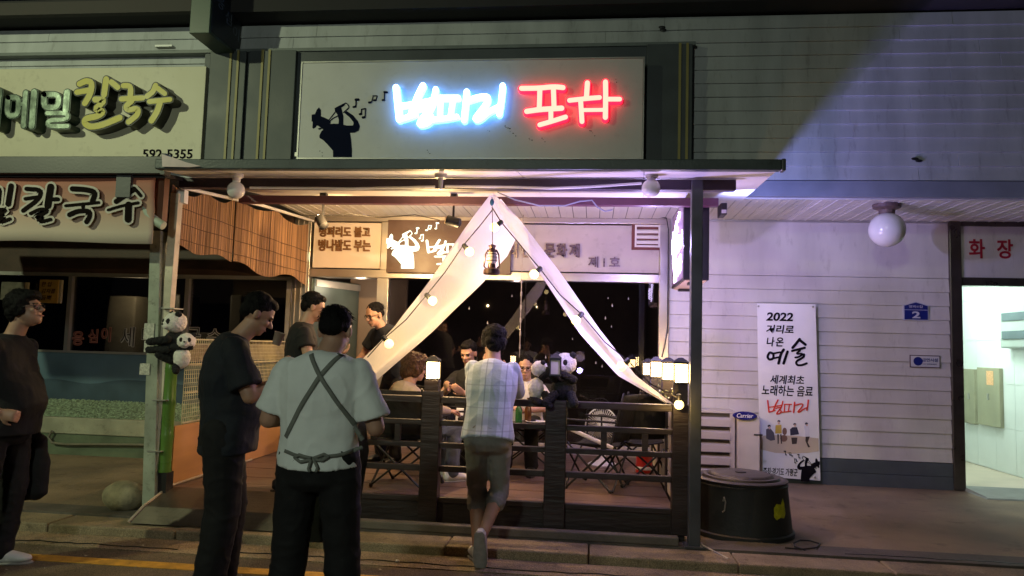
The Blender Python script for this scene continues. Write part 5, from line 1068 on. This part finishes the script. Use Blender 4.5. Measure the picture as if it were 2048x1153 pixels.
def panda(label, base, hc, hr, look, torso, limbs, white_body, sz=1):
    "hc head centre, look direction; torso (centre, radii); limbs list of (a,b,ra,rb)"
    t = thing('plush_panda', label, 'plush toy', base, group='plush pandas decorating the patio')
    k = dict(local=False, amp=.006, scale=75, smooth=1)
    d = Vector(look).normalized(); r = d.cross(Vector((0, 0, 1))).normalized(); u = r.cross(d)
    h = solid('head', MB().ball(hc, (hr, hr, hr*.92)).ball(Vector(hc)+d*hr*.75-u*hr*.22, hr*.42), fur_w, t, .006, **k)
    for s in (-1, 1):
        solid('ear', MB().ball(Vector(hc)+r*s*hr*.72+u*hr*.72, hr*.30), fur_b, t, .005, **k)
        MB().ball(Vector(hc)+d*hr*.80+r*s*hr*.42+u*hr*.12, (hr*.20, hr*.20, hr*.26)).build('eye_patch', fur_b, t, smooth=True)
        MB().ball(Vector(hc)+d*hr*.98+r*s*hr*.42+u*hr*.14, hr*.065).build('eye', mat('glass_eye', (.02, .01, .01), .1, 0, 5, 0), t, smooth=True)
    MB().ball(Vector(hc)+d*hr*1.16-u*hr*.12, (hr*.13, hr*.10, hr*.09)).build('nose', blackp, t, smooth=True)
    solid('torso', MB().ball(*torso), fur_w if white_body else fur_b, t, .007, **k)
    for a, b, ra, rb in limbs: solid('limb', MB().cap(a, b, ra, rb), fur_b, t, .006, **k)
    return t
V = lambda x, y, Y: P(x, y, Y=Y)
panda('big plush panda sitting on the railing post with a lantern before its face', V(1125, 815, 5.72), V(1130, 728, 5.75), .090, (-.45, -1, .0), (V(1127, 778, 5.76), (.10, .085, .10)),
      [(V(1108, 758, 5.70), V(1098, 740, 5.62), .032, .028), (V(1146, 760, 5.70), V(1122, 748, 5.62), .034, .028), (V(1108, 790, 5.68), V(1092, 806, 5.60), .036, .034), (V(1142, 790, 5.70), V(1148, 808, 5.60), .036, .036)], False)
solid_b = MB()
panda('small plush panda leaning its back to the street beside the lantern on the railing', V(1072, 812, 5.72), V(1079, 738, 5.73), .066, (.8, .6, .0), (V(1072, 778, 5.73), (.062, .06, .085)),
      [(V(1084, 755, 5.70), V(1102, 742, 5.64), .026, .022), (V(1090, 790, 5.68), V(1098, 812, 5.60), .032, .028), (V(1064, 800, 5.72), V(1080, 806, 5.62), .030, .028)], True)
lc = V(1111, 736, 5.56)
lantern((lc.x, 5.56), lc.z-.06, 'unlit looking box lantern held in front of the panda on the railing', .042, .135, lit=False)
panda('plush panda hugging the green bamboo pole with a baby on its back', V(335, 745, 5.66), V(351, 645, 5.60), .088, (-.75, -1, -.1), (V(348, 692, 5.63), (.10, .08, .12)),
      [(V(335, 680, 5.55), V(300, 684, 5.52), .034, .030), (V(335, 700, 5.55), V(298, 700, 5.54), .030, .028), (V(345, 722, 5.60), V(318, 710, 5.55), .034, .030)], False)
panda('baby plush panda clinging to the back of the panda on the bamboo pole', V(368, 745, 5.60), V(373, 683, 5.53), .070, (.35, -1, .05), (V(364, 716, 5.55), (.066, .06, .085)),
      [(V(380, 695, 5.52), V(346, 694, 5.50), .024, .022), (V(352, 734, 5.52), V(352, 742, 5.50), .030, .028)], True)
# ================================================================ PEOPLE
def VV(t): return Vector(t)
def hand(mb, w, d, n, side, curl=.5, sc=1.0):
    "w wrist, d finger direction, n palm normal, side of the thumb (+1/-1)"
    d = d.normalized(); n = (n-d*n.dot(d)).normalized(); s = d.cross(n)*side
    mb.loft([(w-d*.01, s*.024*sc, n*.018*sc), (w+d*.03*sc, s*.034*sc, n*.016*sc), (w+d*.075*sc, s*.041*sc, n*.014*sc), (w+d*.092*sc, s*.038*sc, n*.010*sc)], 12)
    for k, (off, ln) in enumerate(((.030, .070), (.010, .078), (-.010, .073), (-.029, .058))):
        b = w+d*.085*sc+s*off*sc; a = curl*.9; ln *= sc
        d1 = (d*math.cos(a)+n*math.sin(a)); d2 = (d*math.cos(a*2)+n*math.sin(a*2)); d3 = (d*math.cos(a*2.8)+n*math.sin(a*2.8))
        p1 = b+d1*ln*.45; p2 = p1+d2*ln*.32; p3 = p2+d3*ln*.25
        mb.cap(b, p1, .0095*sc, .0088*sc, 8); mb.cap(p1, p2, .0088*sc, .0080*sc, 8); mb.cap(p2, p3, .0080*sc, .0070*sc, 8)
    tb_ = w+d*.02*sc+s*.024*sc; t1 = tb_+(d*.6+s*.65+n*.3).normalized()*.04*sc; t2 = t1+(d*.9+s*.15+n*.4).normalized()*.034*sc
    mb.cap(tb_, t1, .0125*sc, .0105*sc, 8); mb.cap(t1, t2, .0105*sc, .0085*sc, 8)
def person(label, loc, rz, J={}, shirt=blackc, pants=charc, shoes=shoeb, hair='short', hairmat=None, wide=1.0, belly=0.0, sleeve=.62, hem=-.06, hips=1.0, leg=1.0, bare=None, glasses=False, untuck=.012, headsc=1.0, wr=.006, cat='person', collar=False, sleeve_r=1.0):
    j = dict(pel=(0, 0, .93), chest=(0, .0, 1.24), neck=(0, -.01, 1.44), head=(0, .02, 1.585), hr=(0, 0, 0), sw=.158, sz=-.088,
             eL=(-.24, -.02, 1.13), wL=(-.24, .08, .90), eR=(.24, -.02, 1.13), wR=(.24, .08, .90), hdL=(0, .1, -1), hdR=(0, .1, -1), hnL=(1, 0, 0), hnR=(-1, 0, 0),
             kL=(-.11, .02, .50), aL=(-.12, -.03, .085), kR=(.11, .02, .50), aR=(.12, -.03, .085), tL=(-.1, 1, 0), tR=(.1, 1, 0), curl=.5)
    j.update(J); j = {k: (VV(v) if isinstance(v, tuple) and k != 'hr' else v) for k, v in j.items()}
    t = thing('person', label, cat, loc, rz)
    pel, chest, neck = j['pel'], j['chest'], j['neck']; up = (neck-chest).normalized(); 
    across = j.get('across', Vector((1, 0, 0))); hipx = j.get('hipx', Vector((1, 0, 0)))
    sL = j.get('sL', neck-across*j['sw']*wide+up*j['sz']); sR = j.get('sR', neck+across*j['sw']*wide+up*j['sz'])
    hL = pel-hipx*.088*hips; hR = pel+hipx*.088*hips
    def spine(s):
        return pel.lerp(chest, s) if s <= 1 else chest.lerp(neck, s-1)
    def fwd(s):
        d = ((chest-pel) if s < 1 else (neck-chest)).normalized(); a = hipx if s < .5 else across; return a.cross(d).normalized()*-1 if False else d.cross(a).normalized()
    def ring(s, rx, ry, off=0, k=1, z=0):
        a = (hipx.lerp(across, min(1, max(0, s)))).normalized(); d = ((chest-pel) if s < 1 else (neck-chest)).normalized(); f = d.cross(a).normalized()
        if f.y < 0 and abs(d.z) > .5 and a.x > 0: f = f
        return (spine(max(0, s))+d*z+f*off, a*rx*k, f*ry*k)
    def torso(mb, g, hemz, bare_=False):
        b = belly
        mb.loft([ring(0, .165*hips+g+untuck, .118+g+untuck+b*.2, b*.2, z=hemz), ring(0, .168*hips+g+untuck*.6, .12+g+b*.3, b*.35), ring(.3, .158*wide+g, .112+g+b*.6, b*.6), ring(.62, .160*wide+g, .112+g+b*.5, b*.45),
                 ring(.9, .172*wide+g, .118+g+b*.15, b*.1), ring(1.2, .180*wide+g, .118+g), ring(1.5, .180*wide+g, .105+g, -.005), ring(1.72, .155*wide+g, .088+g, -.01), ring(1.88, .105+g, .07+g, -.01), ring(1.99, .062+g*.7, .056+g*.7, 0)], 28)
    def arm(mb, s, e, w, g=0, part=1.0, fore=True):
        mb.ball(s, .046*wide+g)
        if part >= 1: mb.cap(s, e, .050*wide+g, .042+g, 14)
        else:
            d_ = (e-s).normalized(); u_ = d_.orthogonal().normalized(); v_ = d_.cross(u_); L_ = (e-s).length*part
            mb.loft([(s-d_*.035, u_*.030*wide, v_*.030*wide), (s-d_*.015, u_*.046*wide, v_*.046*wide)]+[(s+d_*L_*q, u_*(r_*wide+g), v_*(r_*wide+g)) for q, r_ in ((.1, .050), (.4, .052), (.75, .057), (.97, .062), (1.0, .060))], 18)
        if fore: mb.cap(e, e.lerp(w, .35), .042+g, .040+g, 12); mb.cap(e.lerp(w, .35), w, .040+g, .026+g, 12)
    # ---- body
    mb = MB(); torso(mb, -.012, -.05)
    mb.cap(neck-up*.04, j['head']+VV((0, -.015, -.05)), .058, .054, 16)
    hr_ = j['hr']; HR = Matrix.Rotation(hr_[2], 3, 'Z') @ Matrix.Rotation(hr_[0], 3, 'X') @ Matrix.Rotation(hr_[1], 3, 'Y'); hc = j['head']; S = headsc
    hp_ = lambda x, y, z: hc+HR @ VV((x*S, y*S, z*S))
    hb = lambda c, r: mb.ball(hp_(*c), tuple(q*S for q in r), 18, 12, HR)
    hb((0, -.006, .025), (.074, .093, .092)); hb((0, .020, -.045), (.058, .066, .070)); hb((0, .062, -.088), (.026, .026, .022)); hb((0, .045, -.06), (.048, .045, .045))
    mb.cap(hp_(0, .082, .008), hp_(0, .108, -.026), .009*S, .013*S, 8); hb((.011, .096, -.030), (.009, .010, .008)); hb((-.011, .096, -.030), (.009, .010, .008))
    hb((0, .084, -.056), (.021, .012, .006)); hb((0, .082, -.067), (.018, .012, .007)); hb((0, .078, .022), (.050, .016, .010)); hb((.034, .062, -.022), (.020, .024, .020)); hb((-.034, .062, -.022), (.020, .024, .020))
    for s in (-1, 1): hb((s*.078, -.004, -.012), (.010, .018, .031)); hb((s*.084, -.012, -.002), (.006, .014, .020))
    arm(mb, sL, j['eL'], j['wL']); arm(mb, sR, j['eR'], j['wR'])
    hand(mb, j['wL'], j['hdL'], j['hnL'], j.get('thL', 1), j['curl']); hand(mb, j['wR'], j['hdR'], j['hnR'], j.get('thR', -1), j['curl'])
    for h_, k_, a_ in ((hL, j['kL'], j['aL']), (hR, j['kR'], j['aR'])):
        mb.cap(h_, k_, .078*leg, .052*leg, 14); c1 = k_.lerp(a_, .3)+VV((0, -.012, 0)); mb.cap(k_, c1, .051*leg, .053*leg, 14); mb.cap(c1, a_, .053*leg, .034*leg, 14)
    solid('body', mb, skinm, t, .0075, 3)
    # ---- face details
    for s in (-1, 1):
        MB().ball(hp_(s*.031, .079, .002), (.013*S, .008*S, .007*S), 10, 8, HR).build('eye', mat('eye_dark', (.03, .02, .015), .2, .1, 5, 0), t, local=True, smooth=True)
        MB().cap(hp_(s*.018, .091, .020), hp_(s*.048, .078, .020), .004*S, .003*S, 8).build('eyebrow', hairm, t, local=True, smooth=True)
    MB().cap(hp_(-.018, .094, -.061), hp_(.018, .094, -.061), .004*S, .004*S, 8).build('lips', mat('lips', (.28, .09, .07), .5, .1, 20, 0), t, local=True, smooth=True)
    if glasses:
        mb = MB()
        for s in (-1, 1):
            mb.tube([hp_(s*.034+math.cos(a)*.026, .098-.012*abs(math.cos(a)*.5+s*.5), .000+math.sin(a)*.020) for a in [2*math.pi*k/14 for k in range(15)]], .0022, 6); mb.tube([hp_(s*.060, .090, .004), hp_(s*.078, .04, .008), hp_(s*.082, -.005, .004)], .0022, 6)
        mb.tube([hp_(-.008, .100, .004), hp_(.008, .100, .004)], .002, 6); mb.build('glasses', blackp, t, local=True, smooth=True)
    # ---- hair
    hm = hairmat or hairm; mb = MB(); hb = lambda c, r: mb.ball(hp_(*c), tuple(q*S for q in r), 20, 14, HR)
    if hair == 'short': hb((0, -.020, .052), (.083, .092, .080)); hb((0, -.060, .0), (.070, .046, .062)); hb((0, .035, .085), (.060, .050, .034)); hb((-.062, -.02, .02), (.022, .040, .045)); hb((.062, -.02, .02), (.022, .040, .045))
    if hair == 'crop': hb((0, -.018, .050), (.079, .090, .076)); hb((0, -.058, .005), (.066, .042, .055)); hb((-.060, -.02, .02), (.018, .040, .04)); hb((.060, -.02, .02), (.018, .040, .04))
    if hair == 'full': hb((0, -.020, .050), (.092, .104, .090)); hb((0, -.065, -.010), (.080, .052, .075)); hb((0, .055, .075), (.072, .050, .040)); hb((-.070, -.01, .01), (.026, .050, .055)); hb((.070, -.01, .01), (.026, .050, .055))
    if hair == 'curly': hb((0, -.025, .040), (.108, .112, .100)); hb((0, -.065, -.03), (.100, .062, .090)); hb((-.078, 0, -.01), (.040, .060, .075)); hb((.078, 0, -.01), (.040, .060, .075)); hb((0, .05, .08), (.08, .05, .045))
    if hair == 'bald': hb((0, -.050, .01), (.070, .048, .050)); hb((-.064, -.02, .0), (.014, .036, .03)); hb((.064, -.02, .0), (.014, .036, .03)); hb((0, -.02, .075), (.055, .06, .03))
    big = hair in ('curly', 'full')
    solid('hair', mb, hm, t, .006, 1, .013 if hair == 'curly' else (.008 if big else .004), 26 if hair == 'curly' else 34)
    mb = MB(); rnd = random.Random(int(abs(loc[0])*1000)+3)   # loose tufts
    for i in range(420 if hair != 'bald' else 30):
        th = rnd.uniform(0, 6.283); ph = rnd.uniform(-.15, 1.35); rr = 1.0 if hair != 'curly' else 1.2
        if math.sin(th) > .35 and ph < .55: continue
        n_ = VV((math.cos(th)*math.cos(ph), math.sin(th)*math.cos(ph), math.sin(ph))); c_ = VV((n_.x*.082*rr, -.02+n_.y*.094*rr, .045+n_.z*.082*rr))
        tg = VV((rnd.uniform(-1, 1), rnd.uniform(-1, 1), -.9)); e_ = c_+n_*(.008 if not big else .014)+tg*.016
        a_, b_ = hp_(*c_), hp_(*e_); w_ = (b_-a_).orthogonal().normalized()*.0022; mb.add([a_-w_, a_+w_, b_, a_+(b_-a_).cross(w_).normalized()*.002], [(0, 1, 2), (1, 3, 2), (3, 0, 2)])
    tag(mb.build('hair_tufts', hm, t, local=True), kind='stuff')
    # ---- shirt
    mb = MB(); torso(mb, .010, hem); arm(mb, sL, j['eL'], j['wL'], .010, sleeve if sleeve < 1 else 1, sleeve >= 1.2); arm(mb, sR, j['eR'], j['wR'], .010, sleeve if sleeve < 1 else 1, sleeve >= 1.2)
    sh = solid('shirt', mb, shirt, t, .009, 3, wr, 6.0, stretch=(1.2, 1.2, 1), ridge=.7)
    if collar: MB().cap(neck+up*.01-across*.04, neck+up*.015+across*.04, .055, .055).build('collar', shirt, t, local=True, smooth=True)
    # ---- trousers
    mb = MB(); g = .010
    mb.loft([ring(0, .150*hips, .11, z=.06), ring(0, .160*hips+g, .118+g), ring(0, .165*hips+g, .125+g, z=-.06), ring(0, .15*hips+g, .115+g, z=-.12), ring(0, .10*hips, .08, z=-.16)] if abs((chest-pel).z) > .15 and j.get('stand', True) else [ring(0, .150*hips, .11, z=.06), ring(0, .165*hips+g, .125+g), ring(0, .15, .12, z=-.05)], 24)
    for h_, k_, a_ in ((hL, j['kL'], j['aL']), (hR, j['kR'], j['aR'])):
        mb.cap(h_, k_, .076*leg+g, .060*leg+g, 16); end = a_ if bare is None else k_.lerp(a_, bare); mb.cap(k_, end, .060*leg+g, (.054*leg+g) if bare is None else .058*leg+g, 16)
    solid('trousers', mb, pants, t, .010, 3, .006, 7, stretch=(1, 1, 1.5), ridge=.8)
    # ---- shoes
    for a_, d_, kk in ((j['aL'], j['tL'], 'L'), (j['aR'], j['tR'], 'R')):
        d_ = d_.normalized(); upv = j.get('u'+kk, Vector((0, 0, 1))); sd = d_.cross(upv).normalized(); upv = sd.cross(d_); base = a_-upv*.045
        mb = MB(); mb.loft([(base-d_*.075+upv*.01, sd*.022, upv*.030), (base-d_*.05+upv*.012, sd*.036, upv*.048), (base+upv*.018, sd*.039, upv*.056), (base+d_*.06+upv*.0, sd*.044, upv*.038), (base+d_*.13-upv*.008, sd*.046, upv*.028), (base+d_*.175-upv*.012, sd*.034, upv*.020), (base+d_*.19-upv*.014, sd*.015, upv*.010)], 16)
        so = solid('shoe', mb, shoes, t, .006, 2)
        mb = MB(); mb.loft([(base+d_*q-upv*.040, sd*w_, upv*.010) for q, w_ in ((-.085, .020), (-.07, .034), (0, .040), (.08, .048), (.14, .046), (.18, .032), (.2, .012))], 16); mb.build('sole', solem if shoes is shoew else shoes, t, local=True, smooth=True)
    return t, sh
G0 = RZ
def ground(px, Y, z=RZ): p = P(px, 900, Y=Y); return (p.x, Y, z)
# 1 man at the left edge, looking up to the right
lc_ = P(14, 900, Y=4.40)
person('man in a black t-shirt and glasses at the left edge looking up at the bar', (lc_.x, 4.40, RZ), math.radians(-82),
       dict(pel=(0, -.02, .93), chest=(0, -.03, 1.25), neck=(0, -.02, 1.47), head=(0, .045, 1.625), hr=(.24, 0, 0), eR=(.27, -.16, 1.13), wR=(.20, .06, .985), eL=(-.24, -.16, 1.12), wL=(-.14, -.02, .95), hdR=(-.25, 1, -.25), hdL=(.25, 1, -.25), hnR=(-1, -.1, -.2), hnL=(1, -.1, -.2), kL=(-.10, .0, .50), aL=(-.11, -.06, .09), kR=(.11, -.06, .50), aR=(.11, -.12, .09), curl=1.15),
       hair='full', glasses=True, belly=.09, wide=1.12, hips=1.08, leg=1.15, shoes=shoew, sleeve=.75, hem=-.10)
# bag hanging at his far side
c = P(62, 925, Y=4.62)
bg_ = thing('shoulder_bag', 'dark cloth bag hanging in front of the thighs of the man at the left edge', 'bag', c)
mb = MB(); mb.loft([((c.x, c.y, c.z-.24), (.08, 0, 0), (0, .04, 0)), ((c.x, c.y, c.z-.20), (.13, 0, 0), (0, .065, 0)), ((c.x+.01, c.y, c.z), (.12, 0, 0), (0, .06, 0)), ((c.x+.01, c.y, c.z+.16), (.09, 0, 0), (0, .04, 0)), ((c.x, c.y, c.z+.19), (.06, 0, 0), (0, .02, 0))], 20)
solid('bag_body', mb, blackc, bg_, .010, 2, .008, 9, local=False)
MB().tube([(c.x-.05, c.y, c.z+.17), (c.x-.04, c.y-.02, c.z+.30), (c.x+.03, c.y-.02, c.z+.30), (c.x+.05, c.y, c.z+.17)], .009).build('bag_strap', blackc, bg_, smooth=True)
# 2 man in dark shirt, head bowed, hand to mouth
lc_ = P(452, 900, Y=4.12)
person('man in a dark navy polo, head bowed and hand at his mouth, beside the apron', (lc_.x, 4.12, RZ), math.radians(-62),
       dict(pel=(0, -.02, .95), chest=(0, -.04, 1.28), neck=(0, .035, 1.50), head=(0, .13, 1.625), hr=(-.55, 0, 0), eR=(.27, .10, 1.16), wR=(.12, .34, 1.28), hdR=(-.4, .0, 1), hnR=(-.6, -.8, 0), eL=(-.24, .10, 1.17), wL=(-.10, .30, 1.20), hdL=(.5, .6, .5), hnL=(.5, -.8, 0), kL=(-.11, .04, .52), aL=(-.13, .02, .09), kR=(.11, .0, .52), aR=(.12, -.06, .09), curl=.9),
       shirt=navyc, hair='short', wide=1.32, belly=.10, hips=1.30, leg=1.42, sleeve=.80, hem=-.12)
c = P(552, 690, Y=4.02)
tag(MB().lathe(c, [(.001, 0), (.022, 0), (.030, .07), (.032, .072), (.028, .07), (.02, .004), (.001, .004)], 16, (.3, 0, 1)).build('paper_cup', mat('cup_dark', (.25, .18, .14), .5, .1, 8, 0), smooth=True), 'small paper cup held to the mouth by the man in the navy polo', 'cup')
# 3 aproned man seen from the back
lc_ = P(640, 900, Y=3.40)
T3, S3 = person('man in a white t-shirt with crossed grey apron straps seen from behind', (lc_.x, 3.40, RZ), math.radians(2),
       dict(pel=(-.005, 0, .95), chest=(-.01, -.01, 1.24), neck=(.01, .0, 1.425), head=(.03, .055, 1.525), hr=(-.38, 0, -.10), eL=(-.255, .0, 1.10), wL=(-.16, .24, 1.10), eR=(.260, .0, 1.08), wR=(.17, .25, 1.07), hdL=(.5, 1, .1), hdR=(-.5, 1, .1), hnL=(.2, 0, 1), hnR=(-.2, 0, 1), kL=(-.13, .03, .50), aL=(-.16, .0, .09), kR=(.12, .03, .50), aR=(.14, .02, .09)),
       shirt=whitec, hair='crop', wide=1.10, hips=1.04, leg=1.24, sleeve=.84, hem=-.055, untuck=.016, headsc=.97, wr=.006, sleeve_r=1.0)
from mathutils.bvhtree import BVHTree
def strip_on(name, src, root, pts, width, m, off=.006, facing=-1, n=40):
    "a cloth strap laid on the surface, points given in the root's x,z"
    bv = BVHTree.FromPolygons([v.co for v in src.data.vertices], [p.vertices[:] for p in src.data.polygons]); L = []
    pts = [Vector(p) for p in pts]; seg = []
    for a, b in zip(pts, pts[1:]): seg += [a.lerp(b, k/n) for k in range(n)]
    seg.append(pts[-1]); mb = MB(); rs = []
    for i, p in enumerate(seg):
        d = (seg[min(i+1, len(seg)-1)]-seg[max(i-1, 0)]).normalized(); nn = Vector((-d.y, d.x)); row = []
        for s in (-1, 0, 1):
            q = p+nn*s*width/2; h = bv.ray_cast(Vector((q.x, 2*facing, q.y)), Vector((0, -facing, 0)))
            if h[0] is None: h = bv.find_nearest(Vector((q.x, .1*facing, q.y)))
            row.append(Vector((q.x, h[0].y+facing*off, q.y)) if h[0] else Vector((q.x, facing*.12, q.y)))
        rs.append(row)
    vs = [v for r in rs for v in r]; mb.add(vs, [(i*3+j, i*3+j+1, (i+1)*3+j+1, (i+1)*3+j) for i in range(len(rs)-1) for j in range(2)])
    o = mb.build(name, m, root, local=True, smooth=True); sm = o.modifiers.new('th', 'SOLIDIFY'); sm.thickness = .003; return o
lw = lambda x, y: (P(x, y, Y=3.28).x-lc_.x, P(x, y, Y=3.28).z-RZ)
strip_on('apron_strap', S3, T3, [lw(674, 708), lw(640, 752), lw(598, 820), lw(566, 876)], .021, greyap)
strip_on('apron_strap', S3, T3, [lw(617, 708), lw(640, 752), lw(678, 815), lw(716, 884)], .019, greyap, .010)
strip_on('apron_tie', S3, T3, [lw(566, 902), lw(590, 910), lw(625, 916), lw(680, 911), lw(716, 898)], .016, greyap, .008)
for pts in ([(624, 915), (600, 908), (590, 914), (602, 922), (624, 918)], [(628, 915), (648, 908), (656, 913), (645, 920), (628, 918)]): strip_on('apron_bow', S3, T3, [lw(*p) for p in pts], .013, greyap, .016, n=8)
for pts in ([(624, 918), (620, 935), (627, 958)], [(629, 918), (637, 934), (632, 950)]): strip_on('apron_tie_end', S3, T3, [lw(*p) for p in pts], .011, greyap, .018, n=10)
mb = MB(); mb.loft([((0, .175, .50), (.13, 0, 0), (0, .006, 0)), ((0, .165, .95), (.19, 0, 0), (0, .006, 0)), ((0, .150, 1.15), (.16, 0, 0), (0, .006, 0)), ((0, .15, 1.30), (.10, 0, 0), (0, .006, 0))], 16); mb.build('apron_front', greyap, T3, local=True, smooth=True)
# 4 man on the deck behind them, looking right
lc_ = P(592, 900, Y=5.98)
person('man in a black t-shirt standing on the deck behind the aproned man, facing right', (lc_.x, 5.98, DK), math.radians(-66),
       dict(pel=(0, -.02, .88), chest=(0, .0, 1.16), neck=(0, .02, 1.36), head=(0, .08, 1.49), hr=(-.30, 0, 0), eR=(.22, .05, 1.08), wR=(.12, .27, 1.10), hdR=(-.2, .9, .3), hnR=(0, -.3, 1), eL=(-.22, .05, 1.08), wL=(-.10, .28, 1.08), hdL=(.3, .9, .3), hnL=(0, -.3, 1), kL=(-.10, .03, .46), aL=(-.10, .0, .085), kR=(.10, -.03, .46), aR=(.10, -.10, .085)), hair='short', bare=.55, hem=-.08)
# 5 man in a polo behind the left cloth
lc_ = P(772, 900, Y=7.45)
person('man in a dark polo and glasses leaning forward behind the left tent cloth', (lc_.x, 7.45, DK), math.radians(140),
       dict(pel=(0, -.10, .90), chest=(0, .03, 1.20), neck=(0, .12, 1.38), head=(0, .20, 1.49), hr=(-.35, 0, 0), eR=(.30, .12, 1.08), wR=(.22, .32, .92), hdR=(-.2, .8, -.5), hnR=(-1, 0, 0), eL=(-.26, .14, 1.08), wL=(-.12, .34, .95), hdL=(.3, .8, -.4), hnL=(1, 0, 0)), shirt=navyc, hair='crop', glasses=True, wide=1.05)
# 6 plaid man leaning on the railing
lc_ = P(972, 1000, Y=5.22)
T6, S6 = person('man in a checked shirt and grey shorts leaning on the railing with crossed legs', (lc_.x, 5.22, RZ), math.radians(0),
       dict(pel=(-.0, .0, .88), chest=(.0, .10, 1.16), neck=(-.005, .19, 1.365), head=(-.015, .27, 1.50), hr=(-.22, .05, .35), sw=.145, sz=-.06, eL=(-.165, .40, 1.13), wL=(-.08, .42, 1.33), hdL=(.2, .0, 1), hnL=(.4, .9, 0), eR=(.165, .42, 1.13), wR=(.04, .46, 1.28), hdR=(-.5, 0, .8), hnR=(-.4, .9, 0),
            kL=(-.075, .06, .46), aL=(-.045, -.05, .10), kR=(.085, .08, .46), aR=(.0, -.16, .19), tL=(-.35, .9, 0), tR=(.03, .25, -1), uR=(0, 1, .25), stand=True, curl=.8),
       shirt=plaidm, pants=greyc, shoes=shoew, hair='full', wide=1.0, hips=.98, leg=.98, sleeve=1.0, hem=-.07, bare=.22, untuck=.018, wr=.004)
for s, k_, a_ in ((-1, VV((-.075, .06, .46)), VV((-.045, -.05, .10))), (1, VV((.085, .08, .46)), VV((.0, -.16, .19)))):
    e = k_.lerp(a_, .22); d = (a_-k_).normalized(); solid('shorts_cuff', MB().cap(e-d*.02, e+d*.012, .070, .072, 16), greyc, T6, .006, 1, .004, 30)
# 7 seated woman with curly hair
lc_ = P(812, 900, Y=6.42)
person('woman with curly brown hair in a beige top seated with her back to the railing', (lc_.x, 6.42, DK), math.radians(-48),
       dict(pel=(0, -.02, .46), chest=(0, -.06, .70), neck=(0, .0, .87), head=(0, .06, 1.0), hr=(-.2, 0, -.3), sw=.155, eR=(.24, .10, .66), wR=(.14, .32, .62), hdR=(-.2, 1, 0), hnR=(0, 0, -1), eL=(-.24, .10, .66), wL=(-.10, .32, .62), hdL=(.3, 1, 0), hnL=(0, 0, -1), kR=(.12, .42, .47), aR=(.12, .40, .09), kL=(-.12, .42, .47), aL=(-.13, .50, .09), stand=False), shirt=beigec, pants=mat('denim', (.10, .12, .15), .85, .2, 9, .3, 30), shoes=shoew, hair='curly', hairmat=hairb, sleeve=1.3, hem=-.04, leg=.95)
# 8 seated man facing the street
lc_ = P(1050, 900, Y=7.58)
person('man with glasses in a white striped shirt seated facing the street behind the railing', (lc_.x, 7.58, DK), math.radians(176),
       dict(pel=(0, -.02, .44), chest=(0, .03, .70), neck=(0, .06, .88), head=(0, .12, 1.005), hr=(-.15, 0, .15), eR=(.26, .18, .62), wR=(.08, .40, .63), hdR=(-1, .25, 0), hnR=(0, 0, -1), eL=(-.26, .18, .62), wL=(-.08, .38, .60), hdL=(1, .25, 0), hnL=(0, 0, -1), kR=(.12, .42, .46), aR=(.12, .40, .09), kL=(-.12, .42, .46), aL=(-.13, .42, .09), stand=False), shirt=mat('pale_striped_cloth', (.62, .58, .54), .85, .1, 60, .5, 40, stretch=(3, 3, .05)), hair='crop', glasses=True, sleeve=.9, hem=-.03)
# 9 seated person behind the leaning man
lc_ = P(938, 900, Y=7.62)
person('dark haired person in dark clothes seated behind the leaning man, holding a phone', (lc_.x, 7.62, DK), math.radians(165),
       dict(pel=(0, -.02, .48), chest=(0, .0, .78), neck=(0, .03, .98), head=(0, .09, 1.13), hr=(-.35, 0, 0), eR=(.24, .14, .72), wR=(.10, .36, .76), hdR=(-.2, .8, .4), hnR=(-.6, -.4, .4), eL=(-.24, .14, .72), wL=(-.08, .36, .74), hdL=(.3, .8, .4), hnL=(.6, -.4, .4), kR=(.12, .42, .48), aR=(.12, .40, .09), kL=(-.12, .42, .48), aL=(-.13, .50, .09), stand=False), hair='short', hem=-.03)
c = P(918, 832, Y=7.12)
tag(MB().hexa([c+VV(v) for v in ((-.035, 0, -.06), (.035, 0, -.06), (.035, .01, -.06), (-.035, .01, -.06), (-.035, .05, .07), (.035, .05, .07), (.035, .06, .07), (-.035, .06, .07))]).build('phone', mat('phone_white', (.6, .6, .62), .3, .05, 5, 0), bevel=.003), 'white phone in the hands of the dark clothed seated person', 'phone')

# added case for the violet soffit lamp, unseen behind the big panda
fl = thing('added_floodlight', 'added black lamp case, unseen behind the big panda on the railing, aimed up at the canopy', 'lamp', (-.25, 5.90, 1.11))
MB().hexa([Vector(v) for v in ((-.31, 5.84, 1.11), (-.23, 5.82, 1.11), (-.21, 5.90, 1.11), (-.29, 5.92, 1.11), (-.33, 5.86, 1.18), (-.26, 5.84, 1.20), (-.24, 5.92, 1.20), (-.31, 5.94, 1.18))]).build('lamp_case', blackp, fl, bevel=.006)
MB().bar((-.27, 5.88, 1.104), (-.27, 5.776, 1.104), .03, .010).build('lamp_bracket', blackp, fl)
t = thing('added_led_bar', 'short black LED bar added at the right end of the middle canopy beam', 'lamp', (1.09, 6.44, 2.76))  # housing made up for the added violet wall lamps
MB().box(1.065, 1.115, 6.41, 6.60, 2.70, 2.80).build('lamp_case', blackp, t, bevel=.004)
MB().box(1.070, 1.110, 6.4085, 6.4095, 2.71, 2.74).build('lamp_lens', milk, t)
